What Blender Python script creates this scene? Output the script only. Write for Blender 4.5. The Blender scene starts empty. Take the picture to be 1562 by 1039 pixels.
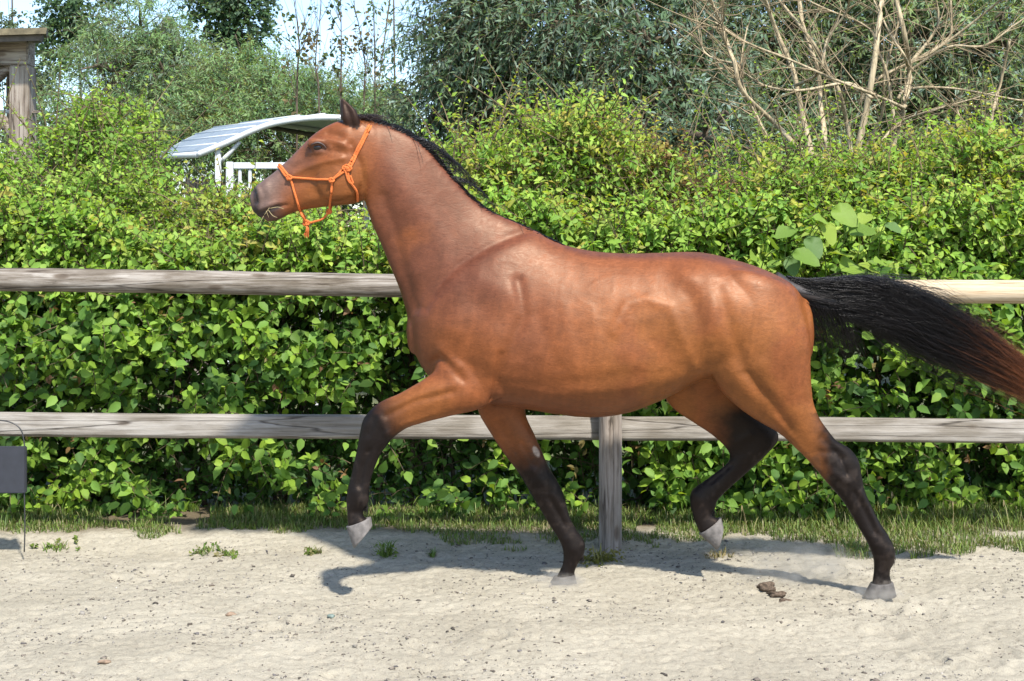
import bpy, bmesh, math, random
import numpy as np
from mathutils import Vector, Matrix
from mathutils.bvhtree import BVHTree

# ------------------------------------------------------------------ camera, sky, sun, exposure
F_PX, CAM_H, CX, HY, W_PX, H_PX = 1986.0, 1.6, 781.0, 370.0, 1562.0, 1039.0
scene = bpy.context.scene
col = scene.collection
cam_data = bpy.data.cameras.new('camera')
cam = bpy.data.objects.new('camera', cam_data)
col.objects.link(cam)
cam.location = (0, 0, CAM_H)
cam.rotation_euler = (math.radians(90), 0, 0)
cam_data.sensor_width = 36.0
cam_data.lens = 36.0 * F_PX / W_PX
cam_data.shift_y = -(H_PX / 2 - HY) / W_PX
cam_data.clip_end = 2000.0
scene.camera = cam

TO_SUN = Vector((0.33, -0.66, 1.0)).normalized()
SUN_EL = math.asin(TO_SUN.z)
world = bpy.data.worlds.new('World')
scene.world = world
world.use_nodes = True
wn, wl = world.node_tree.nodes, world.node_tree.links
wn.clear()
w_out = wn.new('ShaderNodeOutputWorld')
w_bg = wn.new('ShaderNodeBackground')
w_sky = wn.new('ShaderNodeTexSky')
w_sky.sky_type = 'NISHITA'
w_sky.sun_disc = False
w_sky.sun_elevation = SUN_EL
w_sky.sun_rotation = math.atan2(TO_SUN.x, TO_SUN.y)
w_sky.air_density = 1.0
w_sky.dust_density = 0.7
w_sky.ozone_density = 2.5
w_bg.inputs['Strength'].default_value = 0.14
wl.new(w_sky.outputs[0], w_bg.inputs['Color'])
wl.new(w_bg.outputs[0], w_out.inputs['Surface'])

sun_data = bpy.data.lights.new('sun', 'SUN')
sun = bpy.data.objects.new('sun', sun_data)
col.objects.link(sun)
sun_data.energy = 3.7
sun_data.angle = math.radians(2.5)
sun_data.color = (1.0, 0.95, 0.87)
sun.rotation_euler = TO_SUN.to_track_quat('Z', 'Y').to_euler()
sun.location = (8, -12, 20)

scene.view_settings.view_transform = 'Standard'
scene.view_settings.look = 'None'
scene.view_settings.gamma = 1.0
scene.view_settings.use_curve_mapping = False
scene.view_settings.exposure = 1.22
scene.render.engine = 'CYCLES'
scene.cycles.use_denoising = True
scene.cycles.max_bounces = 10
scene.cycles.diffuse_bounces = 6
scene.cycles.transparent_max_bounces = 8

rng = np.random.default_rng(11)
random.seed(11)

# ------------------------------------------------------------------ helpers
def P(px, py, d):
    """the point seen at photo position (px, py), d metres from the camera"""
    return np.array([(px - CX) * d / F_PX, d, CAM_H - (py - HY) * d / F_PX])

def tag(o, label=None, cat=None, group=None, kind=None):
    if label: o['label'] = label
    if cat: o['category'] = cat
    if group: o['group'] = group
    if kind: o['kind'] = kind
    return o

def empty(name, loc, label, cat, group=None):
    o = bpy.data.objects.new(name, None)
    col.objects.link(o)
    o.location = loc
    o.empty_display_size = 0.1
    return tag(o, label, cat, group)

def link(name, me, parent=None, mat=None):
    o = bpy.data.objects.new(name, me)
    col.objects.link(o)
    if mat is not None and len(me.materials) == 0:
        me.materials.append(mat)
    if parent is not None:
        o.parent = parent
        o.matrix_parent_inverse = Matrix.Translation(parent.location).inverted()
    return o

def mesh_np(name, verts, faces, colors=None, smooth=False, mat=None):
    """verts (N,3), faces (M,k) all of one size, colours per vertex (N,3)"""
    verts = np.asarray(verts, dtype=np.float32)
    faces = np.asarray(faces, dtype=np.int32)
    me = bpy.data.meshes.new(name)
    k = faces.shape[1]
    me.vertices.add(len(verts))
    me.vertices.foreach_set('co', verts.ravel())
    me.loops.add(faces.size)
    me.loops.foreach_set('vertex_index', faces.ravel())
    me.polygons.add(len(faces))
    me.polygons.foreach_set('loop_start', np.arange(0, faces.size, k, dtype=np.int32))
    if smooth:
        me.polygons.foreach_set('use_smooth', np.ones(len(faces), dtype=bool))
    me.update(calc_edges=True)
    if colors is not None:
        at = me.color_attributes.new('tint', 'FLOAT_COLOR', 'POINT')
        c4 = np.ones((len(verts), 4), dtype=np.float32)
        c4[:, :3] = colors
        at.data.foreach_set('color', c4.ravel())
    if mat is not None:
        me.materials.append(mat)
    return me

def from_py(name, verts, faces, mat=None, smooth=False):
    me = bpy.data.meshes.new(name)
    me.from_pydata([tuple(v) for v in verts], [], faces)
    if smooth:
        for p in me.polygons: p.use_smooth = True
    me.update()
    if mat is not None: me.materials.append(mat)
    return me

def catmull(vals, per):
    v = np.asarray(vals, dtype=float)
    n = len(v)
    out = []
    for i in range(n - 1):
        p0, p1, p2, p3 = v[max(i - 1, 0)], v[i], v[i + 1], v[min(i + 2, n - 1)]
        for j in range(per):
            t = j / per
            out.append(0.5 * ((2 * p1) + (-p0 + p2) * t + (2 * p0 - 5 * p1 + 4 * p2 - p3) * t * t + (-p0 + 3 * p1 - 3 * p2 + p3) * t ** 3))
    out.append(v[-1])
    return np.array(out)

def smoothstep(a, b, x):
    t = np.clip((x - a) / (b - a), 0, 1)
    return t * t * (3 - 2 * t)

_lat = np.random.default_rng(5).random((256, 256))
def vnoise(x, y):
    xi, yi = np.floor(x).astype(int), np.floor(y).astype(int)
    fx, fy = x - xi, y - yi
    fx, fy = fx * fx * (3 - 2 * fx), fy * fy * (3 - 2 * fy)
    g = lambda a, b: _lat[a & 255, b & 255]
    return (g(xi, yi) * (1 - fx) + g(xi + 1, yi) * fx) * (1 - fy) + (g(xi, yi + 1) * (1 - fx) + g(xi + 1, yi + 1) * fx) * fy

def fbm(x, y, oct=4):
    s, a, t = 0, 1.0, 0
    for i in range(oct):
        s = s + a * vnoise(x * 2 ** i + 17.3 * i, y * 2 ** i + 5.1 * i)
        t += a
        a *= 0.5
    return s / t

def tubes(paths, radii, sides=3):
    """paths (S,N,3), radii (S,N) -> verts, quads"""
    paths = np.asarray(paths, dtype=float)
    radii = np.asarray(radii, dtype=float)
    S, N, _ = paths.shape
    tan = np.gradient(paths, axis=1)
    tan /= np.linalg.norm(tan, axis=2, keepdims=True) + 1e-9
    ref = np.where(np.abs(tan[:, :, 2:3]) > 0.85, np.array([1.0, 0, 0]), np.array([0, 0, 1.0]))
    a = np.cross(tan, ref)
    a /= np.linalg.norm(a, axis=2, keepdims=True) + 1e-9
    b = np.cross(tan, a)
    th = np.arange(sides) * 2 * np.pi / sides
    ring = a[:, :, None, :] * np.cos(th)[None, None, :, None] + b[:, :, None, :] * np.sin(th)[None, None, :, None]
    v = paths[:, :, None, :] + ring * radii[:, :, None, None]
    idx = np.arange(S * N * sides).reshape(S, N, sides)
    i0 = idx[:, :-1, :]
    i1 = idx[:, 1:, :]
    q = np.stack([i0, np.roll(i0, -1, 2), np.roll(i1, -1, 2), i1], axis=-1).reshape(-1, 4)
    return v.reshape(-1, 3), q

def tube_mesh(name, pts, rad, mat=None, sides=8, per=6):
    pts = catmull(pts, per) if per > 1 else np.asarray(pts, float)
    if np.isscalar(rad): r = np.full(len(pts), rad)
    else: r = catmull(np.asarray(rad, float)[:, None], per)[:, 0] if per > 1 else np.asarray(rad, float)
    v, q = tubes(pts[None], r[None], sides)
    n = len(pts)
    faces = [tuple(f) for f in q] + [tuple(range(sides - 1, -1, -1)), tuple((n - 1) * sides + k for k in range(sides))]
    return from_py(name, v, faces, mat, smooth=True)

def box_geo(c, s, rot=None):
    h = np.array(s) / 2
    v = np.array([[x, y, z] for x in (-1, 1) for y in (-1, 1) for z in (-1, 1)]) * h
    if rot is not None: v = v @ np.array(rot).T
    v = v + np.array(c)
    f = [(0, 1, 3, 2), (4, 6, 7, 5), (0, 4, 5, 1), (2, 3, 7, 6), (0, 2, 6, 4), (1, 5, 7, 3)]
    return v, f

def bevel_box(name, c, s, mat, bev=0.004, rot=None):
    v, f = box_geo((0, 0, 0), s)
    bm = bmesh.new()
    vs = [bm.verts.new(p) for p in v]
    for q in f: bm.faces.new([vs[i] for i in q])
    bmesh.ops.recalc_face_normals(bm, faces=bm.faces[:])
    bmesh.ops.bevel(bm, geom=bm.edges[:], offset=bev, segments=2, affect='EDGES')
    M = Matrix.Translation(Vector(c))
    if rot is not None: M = M @ rot.to_4x4()
    bm.transform(M)
    me = bpy.data.meshes.new(name)
    bm.to_mesh(me); bm.free()
    me.materials.append(mat)
    return me

# ------------------------------------------------------------------ materials
def new_mat(name):
    m = bpy.data.materials.new(name)
    m.use_nodes = True
    nt = m.node_tree
    b = nt.nodes['Principled BSDF']
    return m, nt, b, nt.nodes.new, nt.links.new

def ramp(nt, stops):
    r = nt.nodes.new('ShaderNodeValToRGB')
    e = r.color_ramp.elements
    e[0].position, e[0].color = stops[0][0], (*stops[0][1], 1)
    e[1].position, e[1].color = stops[-1][0], (*stops[-1][1], 1)
    for p, c in stops[1:-1]:
        x = e.new(p); x.color = (*c, 1)
    return r

def plain_mat(name, color, rough=0.5, noise=0.12, scale=30.0, bump=0.1, metal=0.0, spec=0.5):
    m, nt, b, N, L = new_mat(name)
    tc = N('ShaderNodeTexCoord')
    nz = N('ShaderNodeTexNoise'); nz.inputs['Scale'].default_value = scale; nz.inputs['Detail'].default_value = 6
    L(tc.outputs['Object'], nz.inputs['Vector'])
    c = np.array(color)
    r = ramp(nt, [(0.3, tuple(c * (1 - noise))), (0.7, tuple(np.minimum(c * (1 + noise), 1)))])
    L(nz.outputs['Fac'], r.inputs['Fac'])
    L(r.outputs['Color'], b.inputs['Base Color'])
    b.inputs['Roughness'].default_value = rough
    b.inputs['Metallic'].default_value = metal
    b.inputs['Specular IOR Level'].default_value = spec
    if bump:
        bp = N('ShaderNodeBump'); bp.inputs['Strength'].default_value = bump; bp.inputs['Distance'].default_value = 0.01
        L(nz.outputs['Fac'], bp.inputs['Height']); L(bp.outputs['Normal'], b.inputs['Normal'])
    return m

def leaf_mat(name, rough=0.55, trans=0.50, spec=0.22, tr_tint=(1.25, 1.15, 0.45)):
    m, nt, b, N, L = new_mat(name)
    at = N('ShaderNodeAttribute'); at.attribute_name = 'tint'
    b.inputs['Roughness'].default_value = rough
    b.inputs['Specular IOR Level'].default_value = spec
    L(at.outputs['Color'], b.inputs['Base Color'])
    tr = N('ShaderNodeBsdfTranslucent')
    mul = N('ShaderNodeMixRGB'); mul.blend_type = 'MULTIPLY'; mul.inputs['Fac'].default_value = 1.0
    mul.inputs['Color2'].default_value = (*tr_tint, 1)
    L(at.outputs['Color'], mul.inputs['Color1'])
    L(mul.outputs['Color'], tr.inputs['Color'])
    mx = N('ShaderNodeMixShader'); mx.inputs['Fac'].default_value = trans
    L(b.outputs[0], mx.inputs[1]); L(tr.outputs[0], mx.inputs[2])
    L(mx.outputs[0], nt.nodes['Material Output'].inputs['Surface'])
    return m

def attr_mat(name, rough=0.7, spec=0.3):
    m, nt, b, N, L = new_mat(name)
    at = N('ShaderNodeAttribute'); at.attribute_name = 'tint'
    L(at.outputs['Color'], b.inputs['Base Color'])
    b.inputs['Roughness'].default_value = rough
    b.inputs['Specular IOR Level'].default_value = spec
    return m

def wood_mat(name, base, dark, axis=0, seed=0.0, light=None, stain=0.5, worn=True):
    """weathered timber: long grain, checks, pale and grey patches"""
    m, nt, b, N, L = new_mat(name)
    tc = N('ShaderNodeTexCoord')
    mp = N('ShaderNodeMapping')
    sc = [22.0, 22.0, 22.0]; sc[axis] = 1.1
    mp.inputs['Scale'].default_value = sc
    mp.inputs['Location'].default_value = (seed, seed * 0.7, seed * 1.3)
    L(tc.outputs['Object'], mp.inputs['Vector'])
    n1 = N('ShaderNodeTexNoise'); n1.inputs['Scale'].default_value = 2.6; n1.inputs['Detail'].default_value = 10; n1.inputs['Roughness'].default_value = 0.68; n1.inputs['Distortion'].default_value = 0.5
    L(mp.outputs[0], n1.inputs['Vector'])
    light = light or tuple(min(1, c * 1.35) for c in base)
    r = ramp(nt, [(0.36, dark), (0.47, base), (0.62, light)])
    L(n1.outputs['Fac'], r.inputs['Fac'])
    n2 = N('ShaderNodeTexNoise'); n2.inputs['Scale'].default_value = 3.0; n2.inputs['Detail'].default_value = 7
    mp3 = N('ShaderNodeMapping'); sc3 = [3.0, 3.0, 3.0]; sc3[axis] = 1.0; mp3.inputs['Scale'].default_value = sc3; mp3.inputs['Location'].default_value = (seed, 0, seed)
    L(tc.outputs['Object'], mp3.inputs['Vector']); L(mp3.outputs[0], n2.inputs['Vector'])
    r2 = ramp(nt, [(0.40, (0.50, 0.46, 0.40)), (0.56, (1.05, 1.05, 1.06))])
    L(n2.outputs['Fac'], r2.inputs['Fac'])
    mx = N('ShaderNodeMixRGB'); mx.blend_type = 'MULTIPLY'; mx.inputs['Fac'].default_value = stain
    L(r.outputs[0], mx.inputs['Color1']); L(r2.outputs[0], mx.inputs['Color2'])
    # long thin drying cracks
    mp2 = N('ShaderNodeMapping'); sc2 = [9.0, 9.0, 9.0]; sc2[axis] = 0.35
    mp2.inputs['Scale'].default_value = sc2; mp2.inputs['Location'].default_value = (seed * 2, seed, seed * 3)
    L(tc.outputs['Object'], mp2.inputs['Vector'])
    v = N('ShaderNodeTexVoronoi'); v.feature = 'DISTANCE_TO_EDGE'; v.inputs['Scale'].default_value = 1.6
    nd = N('ShaderNodeTexNoise'); nd.inputs['Scale'].default_value = 6; nd.inputs['Detail'].default_value = 4
    L(mp2.outputs[0], nd.inputs['Vector'])
    vm = N('ShaderNodeMixRGB'); vm.inputs['Fac'].default_value = 0.12
    L(mp2.outputs[0], vm.inputs['Color1']); L(nd.outputs['Color'], vm.inputs['Color2'])
    L(vm.outputs[0], v.inputs['Vector'])
    r3 = ramp(nt, [(0.0, (0.12, 0.10, 0.09)), (0.022, (1, 1, 1))])
    L(v.outputs['Distance'], r3.inputs['Fac'])
    mx2 = N('ShaderNodeMixRGB'); mx2.blend_type = 'MULTIPLY'; mx2.inputs['Fac'].default_value = 0.85 if worn else 0.25
    L(mx.outputs[0], mx2.inputs['Color1']); L(r3.outputs[0], mx2.inputs['Color2'])
    # scattered knots
    mk = N('ShaderNodeMapping'); sk = [9.0, 9.0, 9.0]; sk[axis] = 3.2
    mk.inputs['Scale'].default_value = sk; mk.inputs['Location'].default_value = (seed * 1.7, seed * .3, seed)
    L(tc.outputs['Object'], mk.inputs['Vector'])
    vk = N('ShaderNodeTexVoronoi'); vk.inputs['Scale'].default_value = 1.0; L(mk.outputs[0], vk.inputs['Vector'])
    rk = ramp(nt, [(0.0, (.22, .17, .13)), (.10, (.45, .38, .32)), (.17, (1, 1, 1))]); L(vk.outputs['Distance'], rk.inputs['Fac'])
    mx3 = N('ShaderNodeMixRGB'); mx3.blend_type = 'MULTIPLY'; mx3.inputs['Fac'].default_value = .8 if worn else .35
    L(mx2.outputs[0], mx3.inputs['Color1']); L(rk.outputs[0], mx3.inputs['Color2'])
    L(mx3.outputs[0], b.inputs['Base Color'])
    b.inputs['Roughness'].default_value = 0.85
    b.inputs['Specular IOR Level'].default_value = 0.25
    ad = N('ShaderNodeMath'); ad.operation = 'MULTIPLY'
    L(n1.outputs['Fac'], ad.inputs[0]); L(r3.outputs[0], ad.inputs[1])
    bp = N('ShaderNodeBump'); bp.inputs['Strength'].default_value = 0.6; bp.inputs['Distance'].default_value = 0.008
    L(ad.outputs[0], bp.inputs['Height']); L(bp.outputs['Normal'], b.inputs['Normal'])
    return m

M_leaf = leaf_mat('leaf_surface')
M_leaf_soft = leaf_mat('soft_leaf_surface', rough=0.7, trans=0.42, spec=0.15)
M_twig = attr_mat('twig_bark', 0.8, 0.2)
M_grass = leaf_mat('grass_blade', rough=0.5, trans=0.3, spec=0.3)
M_bark = wood_mat('tree_bark', (0.11, 0.085, 0.06), (0.04, 0.03, 0.022), axis=2, stain=0.6)
M_tanbark = wood_mat('pale_dead_bark', (0.36, 0.295, 0.185), (0.17, 0.135, 0.085), axis=2, seed=4, stain=0.6, worn=False)
M_rail_grey = wood_mat('weathered_grey_timber', (0.185, 0.158, 0.128), (0.072, 0.056, 0.042), axis=0, seed=1.0, light=(0.295, 0.268, 0.232), stain=0.85)
M_rail_low = wood_mat('weathered_pale_timber', (0.245, 0.222, 0.19), (0.165, 0.145, 0.12), axis=0, seed=3.0, light=(0.295, 0.272, 0.24), stain=0.6)
M_rail_new = wood_mat('fresh_peeled_timber', (0.44, 0.34, 0.22), (0.30, 0.21, 0.12), axis=0, seed=7.0, light=(0.50, 0.41, 0.29), stain=0.15, worn=False)
M_post = wood_mat('weathered_post_timber', (0.22, 0.185, 0.155), (0.075, 0.06, 0.05), axis=2, seed=5.0, light=(0.31, 0.27, 0.235), stain=0.5)
M_shed = wood_mat('old_shed_timber', (0.26, 0.215, 0.175), (0.09, 0.065, 0.05), axis=2, seed=9.0, light=(0.35, 0.31, 0.26), stain=0.6)
M_shed_h = wood_mat('old_shed_beam_timber', (0.26, 0.215, 0.175), (0.09, 0.065, 0.05), axis=0, seed=11.0, light=(0.35, 0.31, 0.26), stain=0.6)
M_white = plain_mat('white_painted_metal', (0.55, 0.57, 0.57), 0.4, 0.05, 12, 0.05)
M_orange = plain_mat('orange_rope', (0.58, 0.15, 0.04), 0.75, 0.25, 260, 0.6, spec=0.2)
M_board = plain_mat('dark_grey_board', (0.021, 0.023, 0.030), 0.75, 0.15, 20, 0.05)
M_wire = plain_mat('dark_wire', (0.03, 0.03, 0.03), 0.45, 0.1, 40, 0.0)
M_straw = plain_mat('dry_straw', (0.27, 0.21, 0.10), 0.6, 0.2, 80, 0.1)

# ------------------------------------------------------------------ ground
def axis(lo, a, b, hi, step, n_out):
    inner = np.arange(a, b + step / 2, step)
    left = a - (a - lo) * (np.linspace(1, 0, n_out, endpoint=False) ** 2.2)
    right = b + (hi - b) * (np.linspace(0, 1, n_out + 1)[1:] ** 2.2)
    return np.concatenate([left, inner, right])
gx = axis(-60, -3.3, 3.3, 60, 0.014, 22)
gy = axis(-40, 4.55, 7.25, 7.75, 0.014, 16)
GX, GY = np.meshgrid(gx, gy)
def sand_z(x, y):
    fade = smoothstep(12, 4, np.abs(x)) * smoothstep(2.0, 4.2, y)
    z = (fbm(x * 1.3 + 30, y * 1.9 + 30, 3) - .5) * .05
    z = z + (fbm(x * 7 + 3, y * 9 + 8, 3) - .5) * .016 * fade
    r = np.abs(fbm(x * 13 + 50, y * 20 + 20, 3) - .5)
    z = z - np.clip(.09 - r, 0, 1) * .11 * fade
    z = z + (fbm(x * 55, y * 60, 2) - .5) * .009 * fade
    # hoof prints, a trodden line along the fence
    for hx, hy, hr in HOOF_PRINTS:
        d = np.hypot(x - hx, (y - hy) * .85) / hr
        z = z - .014 * np.exp(-d ** 4) + .006 * np.exp(-((d - 1.35) / .3) ** 2)
    z = z + .035 * smoothstep(6.75, 7.15, y)
    return z - 0.004
hp = np.random.default_rng(77)
HOOF_PRINTS = [(hp.uniform(-3, 3), hp.uniform(4.8, 6.7), hp.uniform(.05, .075)) for _ in range(26)]
GZ = sand_z(GX, GY)
nx, ny = len(gx), len(gy)
idx = np.arange(nx * ny).reshape(ny, nx)
q = np.stack([idx[:-1, :-1], idx[:-1, 1:], idx[1:, 1:], idx[1:, :-1]], -1).reshape(-1, 4)
M_sand, nt, b, N, L = new_mat('riding_arena_sand')
tc = N('ShaderNodeTexCoord')
def noise_node(scale, detail=5, vec=None, rough=.55):
    n = N('ShaderNodeTexNoise'); n.inputs['Scale'].default_value = scale; n.inputs['Detail'].default_value = detail; n.inputs['Roughness'].default_value = rough
    L(vec if vec is not None else tc.outputs['Object'], n.inputs['Vector']); return n
n1 = noise_node(1.6, 5); n2 = noise_node(46, 6); n3 = noise_node(240, 3)
r1 = ramp(nt, [(0.32, (.290, .260, .198)), (0.7, (.365, .330, .256))]); L(n1.outputs['Fac'], r1.inputs['Fac'])
r2 = ramp(nt, [(0.30, (.72, .70, .69)), (0.45, (.98, .98, .98)), (0.75, (1.08, 1.07, 1.05))]); L(n2.outputs['Fac'], r2.inputs['Fac'])
m1 = N('ShaderNodeMixRGB'); m1.blend_type = 'MULTIPLY'; m1.inputs['Fac'].default_value = 1; L(r1.outputs[0], m1.inputs['Color1']); L(r2.outputs[0], m1.inputs['Color2'])
r3 = ramp(nt, [(0.3, (.82, .82, .82)), (0.7, (1.12, 1.12, 1.12))]); L(n3.outputs['Fac'], r3.inputs['Fac'])
m2 = N('ShaderNodeMixRGB'); m2.blend_type = 'MULTIPLY'; m2.inputs['Fac'].default_value = 1; L(m1.outputs[0], m2.inputs['Color1']); L(r3.outputs[0], m2.inputs['Color2'])
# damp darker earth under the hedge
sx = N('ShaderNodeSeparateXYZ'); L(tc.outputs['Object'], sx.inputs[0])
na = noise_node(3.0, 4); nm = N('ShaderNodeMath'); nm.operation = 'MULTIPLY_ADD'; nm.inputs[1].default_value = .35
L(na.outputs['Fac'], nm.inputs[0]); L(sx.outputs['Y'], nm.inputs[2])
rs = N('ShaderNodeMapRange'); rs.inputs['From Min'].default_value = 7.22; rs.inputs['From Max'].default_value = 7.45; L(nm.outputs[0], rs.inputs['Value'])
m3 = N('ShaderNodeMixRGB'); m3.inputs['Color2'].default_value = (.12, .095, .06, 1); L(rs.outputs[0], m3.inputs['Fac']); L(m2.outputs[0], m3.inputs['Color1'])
L(m3.outputs[0], b.inputs['Base Color'])
b.inputs['Roughness'].default_value = .95; b.inputs['Specular IOR Level'].default_value = .15
ad = N('ShaderNodeMath'); ad.operation = 'ADD'; L(n2.outputs['Fac'], ad.inputs[0]); L(n3.outputs['Fac'], ad.inputs[1])
bp = N('ShaderNodeBump'); bp.inputs['Strength'].default_value = .55; bp.inputs['Distance'].default_value = .012
L(ad.outputs[0], bp.inputs['Height']); L(bp.outputs['Normal'], b.inputs['Normal'])
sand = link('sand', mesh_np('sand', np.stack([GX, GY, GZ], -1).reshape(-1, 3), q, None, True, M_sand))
tag(sand, 'pale trodden sand of the riding arena', kind='structure')
M_meadow = plain_mat('meadow_soil', (.075, .085, .03), .95, .4, 2.0, .4)
v = [(-600, 7.0, -.10), (600, 7.0, -.10), (600, 900, -.10), (-600, 900, -.10)]
tag(link('meadow', from_py('meadow', v, [(0, 1, 2, 3)], M_meadow)), 'meadow ground behind the hedge', kind='structure')

# ------------------------------------------------------------------ leaves
LEAF4 = np.array([[0, 0, 0], [.42, -.5, .10], [.42, .5, .10], [1, 0, -.12], [.45, 0, 0]])
FACE4 = np.array([[0, 1, 4], [0, 4, 2], [1, 3, 4], [4, 3, 2]])
LEAF8 = np.array([[0, 0, 0], [.22, -.40, .06], [.58, -.42, .04], [1, 0, -.16], [.58, .42, .04], [.22, .40, .06], [.26, 0, -.03], [.62, 0, -.06]])
FACE8 = np.array([[0, 1, 6], [1, 2, 7], [1, 7, 6], [2, 3, 7], [3, 4, 7], [7, 4, 5], [7, 5, 6], [6, 5, 0]])
LEAF3 = np.array([[0, 0, 0], [.4, -.5, .04], [.4, .5, .04], [1, 0, -.1]])
FACE3 = np.array([[0, 1, 3], [0, 3, 2]])
TEMPL = {'fold': (LEAF4, FACE4), 'ovate': (LEAF8, FACE8), 'narrow': (LEAF3, FACE3)}

def unit(v): return v / (np.linalg.norm(v, axis=-1, keepdims=True) + 1e-9)

def leaf_frames(pos, direc, up):
    x = unit(direc); y = unit(np.cross(up, x)); z = np.cross(x, y)
    return x, y, z

def leaves_mesh(name, pos, direc, up, ln, wd, colr, shape, mat):
    T, Fc = TEMPL[shape]
    x, y, z = leaf_frames(pos, direc, up)
    V = pos[:, None] + x[:, None] * (T[None, :, 0:1] * ln[:, None, None]) + y[:, None] * (T[None, :, 1:2] * wd[:, None, None]) + z[:, None] * (T[None, :, 2:3] * ln[:, None, None])
    n, k = len(pos), len(T)
    Fa = (np.arange(n)[:, None, None] * k + Fc[None]).reshape(-1, 3)
    return mesh_np(name, V.reshape(-1, 3), Fa, np.repeat(colr, k, axis=0), False, mat)

def sprays(g, starts, dirs, lens, n_leaf, droop, leaf_len, aspect, pal, spread=.9, up_w=.8, tip_light=.25, r0=.004, face=(0.1, -.35, .8), shrink=.35, n_pts=5):
    """twigs carrying leaves; returns leaf arrays and twig tube arrays"""
    S = len(starts)
    t = np.linspace(0, 1, n_pts)
    dirs = unit(dirs)
    side = g.normal(0, .18, (S, 3))
    path = starts[:, None] + dirs[:, None] * (lens[:, None] * t)[:, :, None] + side[:, None] * (lens[:, None] * t ** 2)[:, :, None]
    path[:, :, 2] -= (droop * lens)[:, None] * (t ** 2)[None]
    rad = r0 * (lens / lens.mean())[:, None] * (1 - .75 * t)[None]
    tl = np.clip((np.arange(n_leaf)[None] + g.uniform(.1, 1.0, (S, n_leaf))) / n_leaf, .05, .999) * .98 + .02
    ti = tl * (n_pts - 1.001); i = ti.astype(int); f = (ti - i)[:, :, None]
    a = np.take_along_axis(path, i[:, :, None].repeat(3, 2), 1); bb = np.take_along_axis(path, (i + 1)[:, :, None].repeat(3, 2), 1)
    pos = a * (1 - f) + bb * f
    tang = unit(bb - a)
    rnd = g.normal(0, 1, (S, n_leaf, 3))
    perp = unit(rnd - tang * (rnd * tang).sum(-1, keepdims=True))
    ld = unit(tang * (1.15 - spread) + perp * spread + np.array([0, 0, -.15]))
    up = unit(np.array(face) * up_w + g.normal(0, .36, (S, n_leaf, 3)))
    ln = leaf_len * g.uniform(.6, 1.25, (S, n_leaf)) * (1 - shrink * tl ** 2)
    pal = np.asarray(pal)
    base = pal[g.integers(0, len(pal), S)][:, None] * g.uniform(.75, 1.25, (S, n_leaf, 1))
    young = base * np.array([1.35, 1.25, .9])
    k = (tip_light * 2 * np.clip(tl - .4, 0, 1))[:, :, None]
    colr = base * (1 - k) + young * k
    r = lambda z: z.reshape(-1, z.shape[-1])
    return (r(pos), r(ld), r(up), ln.ravel(), ln.ravel() * aspect, r(colr)), (path, rad)

def merge(parts): return tuple(np.concatenate(x) for x in zip(*parts))

def twigs_mesh(name, tw, color, sides=3, mat=None):
    path, rad = tw
    v, q = tubes(path, rad, sides)
    c = np.tile(np.array(color), (len(v), 1)) * np.repeat(np.random.default_rng(1).uniform(.7, 1.3, len(path)), path.shape[1] * sides)[:, None]
    return mesh_np(name, v, q, c, True, mat or M_twig)

# ------------------------------------------------------------------ the hedge behind the fence
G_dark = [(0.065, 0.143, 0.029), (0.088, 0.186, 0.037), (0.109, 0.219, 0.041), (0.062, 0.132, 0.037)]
G_mid = [(0.181, 0.311, 0.048), (0.227, 0.36, 0.053), (0.151, 0.273, 0.048)]
G_lime = [(0.224, 0.378, 0.067), (0.269, 0.41, 0.079), (0.179, 0.33, 0.061), (0.294, 0.4, 0.087)]
G_yel = [(0.33, 0.35, 0.072), (0.278, 0.35, 0.057), (0.365, 0.333, 0.09)]
G_rust = [(0.238, 0.147, 0.063), (0.196, 0.112, 0.063), (0.224, 0.182, 0.07)]

def hedge_top(x):
    return np.interp(x, [-3.9, -2.5, -2.15, -1.75, -1.5, -1.0, -.6, 0, 3.9], [1.80, 1.76, 1.62, 1.52, 1.60, 1.63, 1.66, 1.74, 1.80]) + .05 * np.sin(x * 4.3 + 2) + .20 * (fbm(x * 1.8 + 60, x * 0 + 4, 3) - .5)
def hedge_face(x, z):
    return 7.40 + (fbm(x * 2.1 + 5, z * 2.1 + 9, 4) - .5) * .42 + .05 * np.maximum(0, z - 1.0) - .10 * np.maximum(0, .25 - z)

hedge = empty('hedge', (0, 7.8, 0), 'dense green leafy hedge running behind the timber fence', 'hedge')
g = np.random.default_rng(101)
n = 11600
hx = g.uniform(-5.6, 5.6, n); hz = g.random(n) ** .95 * 1.0
hz = .03 + hz * (hedge_top(hx) - .03)
hy = hedge_face(hx, hz) + g.random(n) ** 2 * .30 + .10
holes = fbm(hx * 3.0 + 80, hz * 3.4 + 15, 3)
keep = (holes > .41 + .07 * smoothstep(1.1, .5, hz)) | (hz > 1.25)
hx, hy, hz = hx[keep], hy[keep], hz[keep]
n = len(hx)
topness = smoothstep(.95, 1.5, hz)
dirs = np.stack([g.normal(0, .55, n), -g.uniform(.5, 1.2, n), g.normal(.15, .5, n) + topness * .7], 1)
lens = g.uniform(.10, .26, n)
lo = topness < g.uniform(.2, .9, n)
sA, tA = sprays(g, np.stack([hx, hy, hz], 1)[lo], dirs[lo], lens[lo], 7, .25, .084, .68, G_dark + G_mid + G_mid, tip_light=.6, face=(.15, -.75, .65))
sB, tB = sprays(g, np.stack([hx, hy, hz], 1)[~lo], dirs[~lo], lens[~lo], 8, .1, .066, .60, G_mid + G_lime + G_lime, tip_light=.5, face=(.1, -.5, .8))
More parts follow.
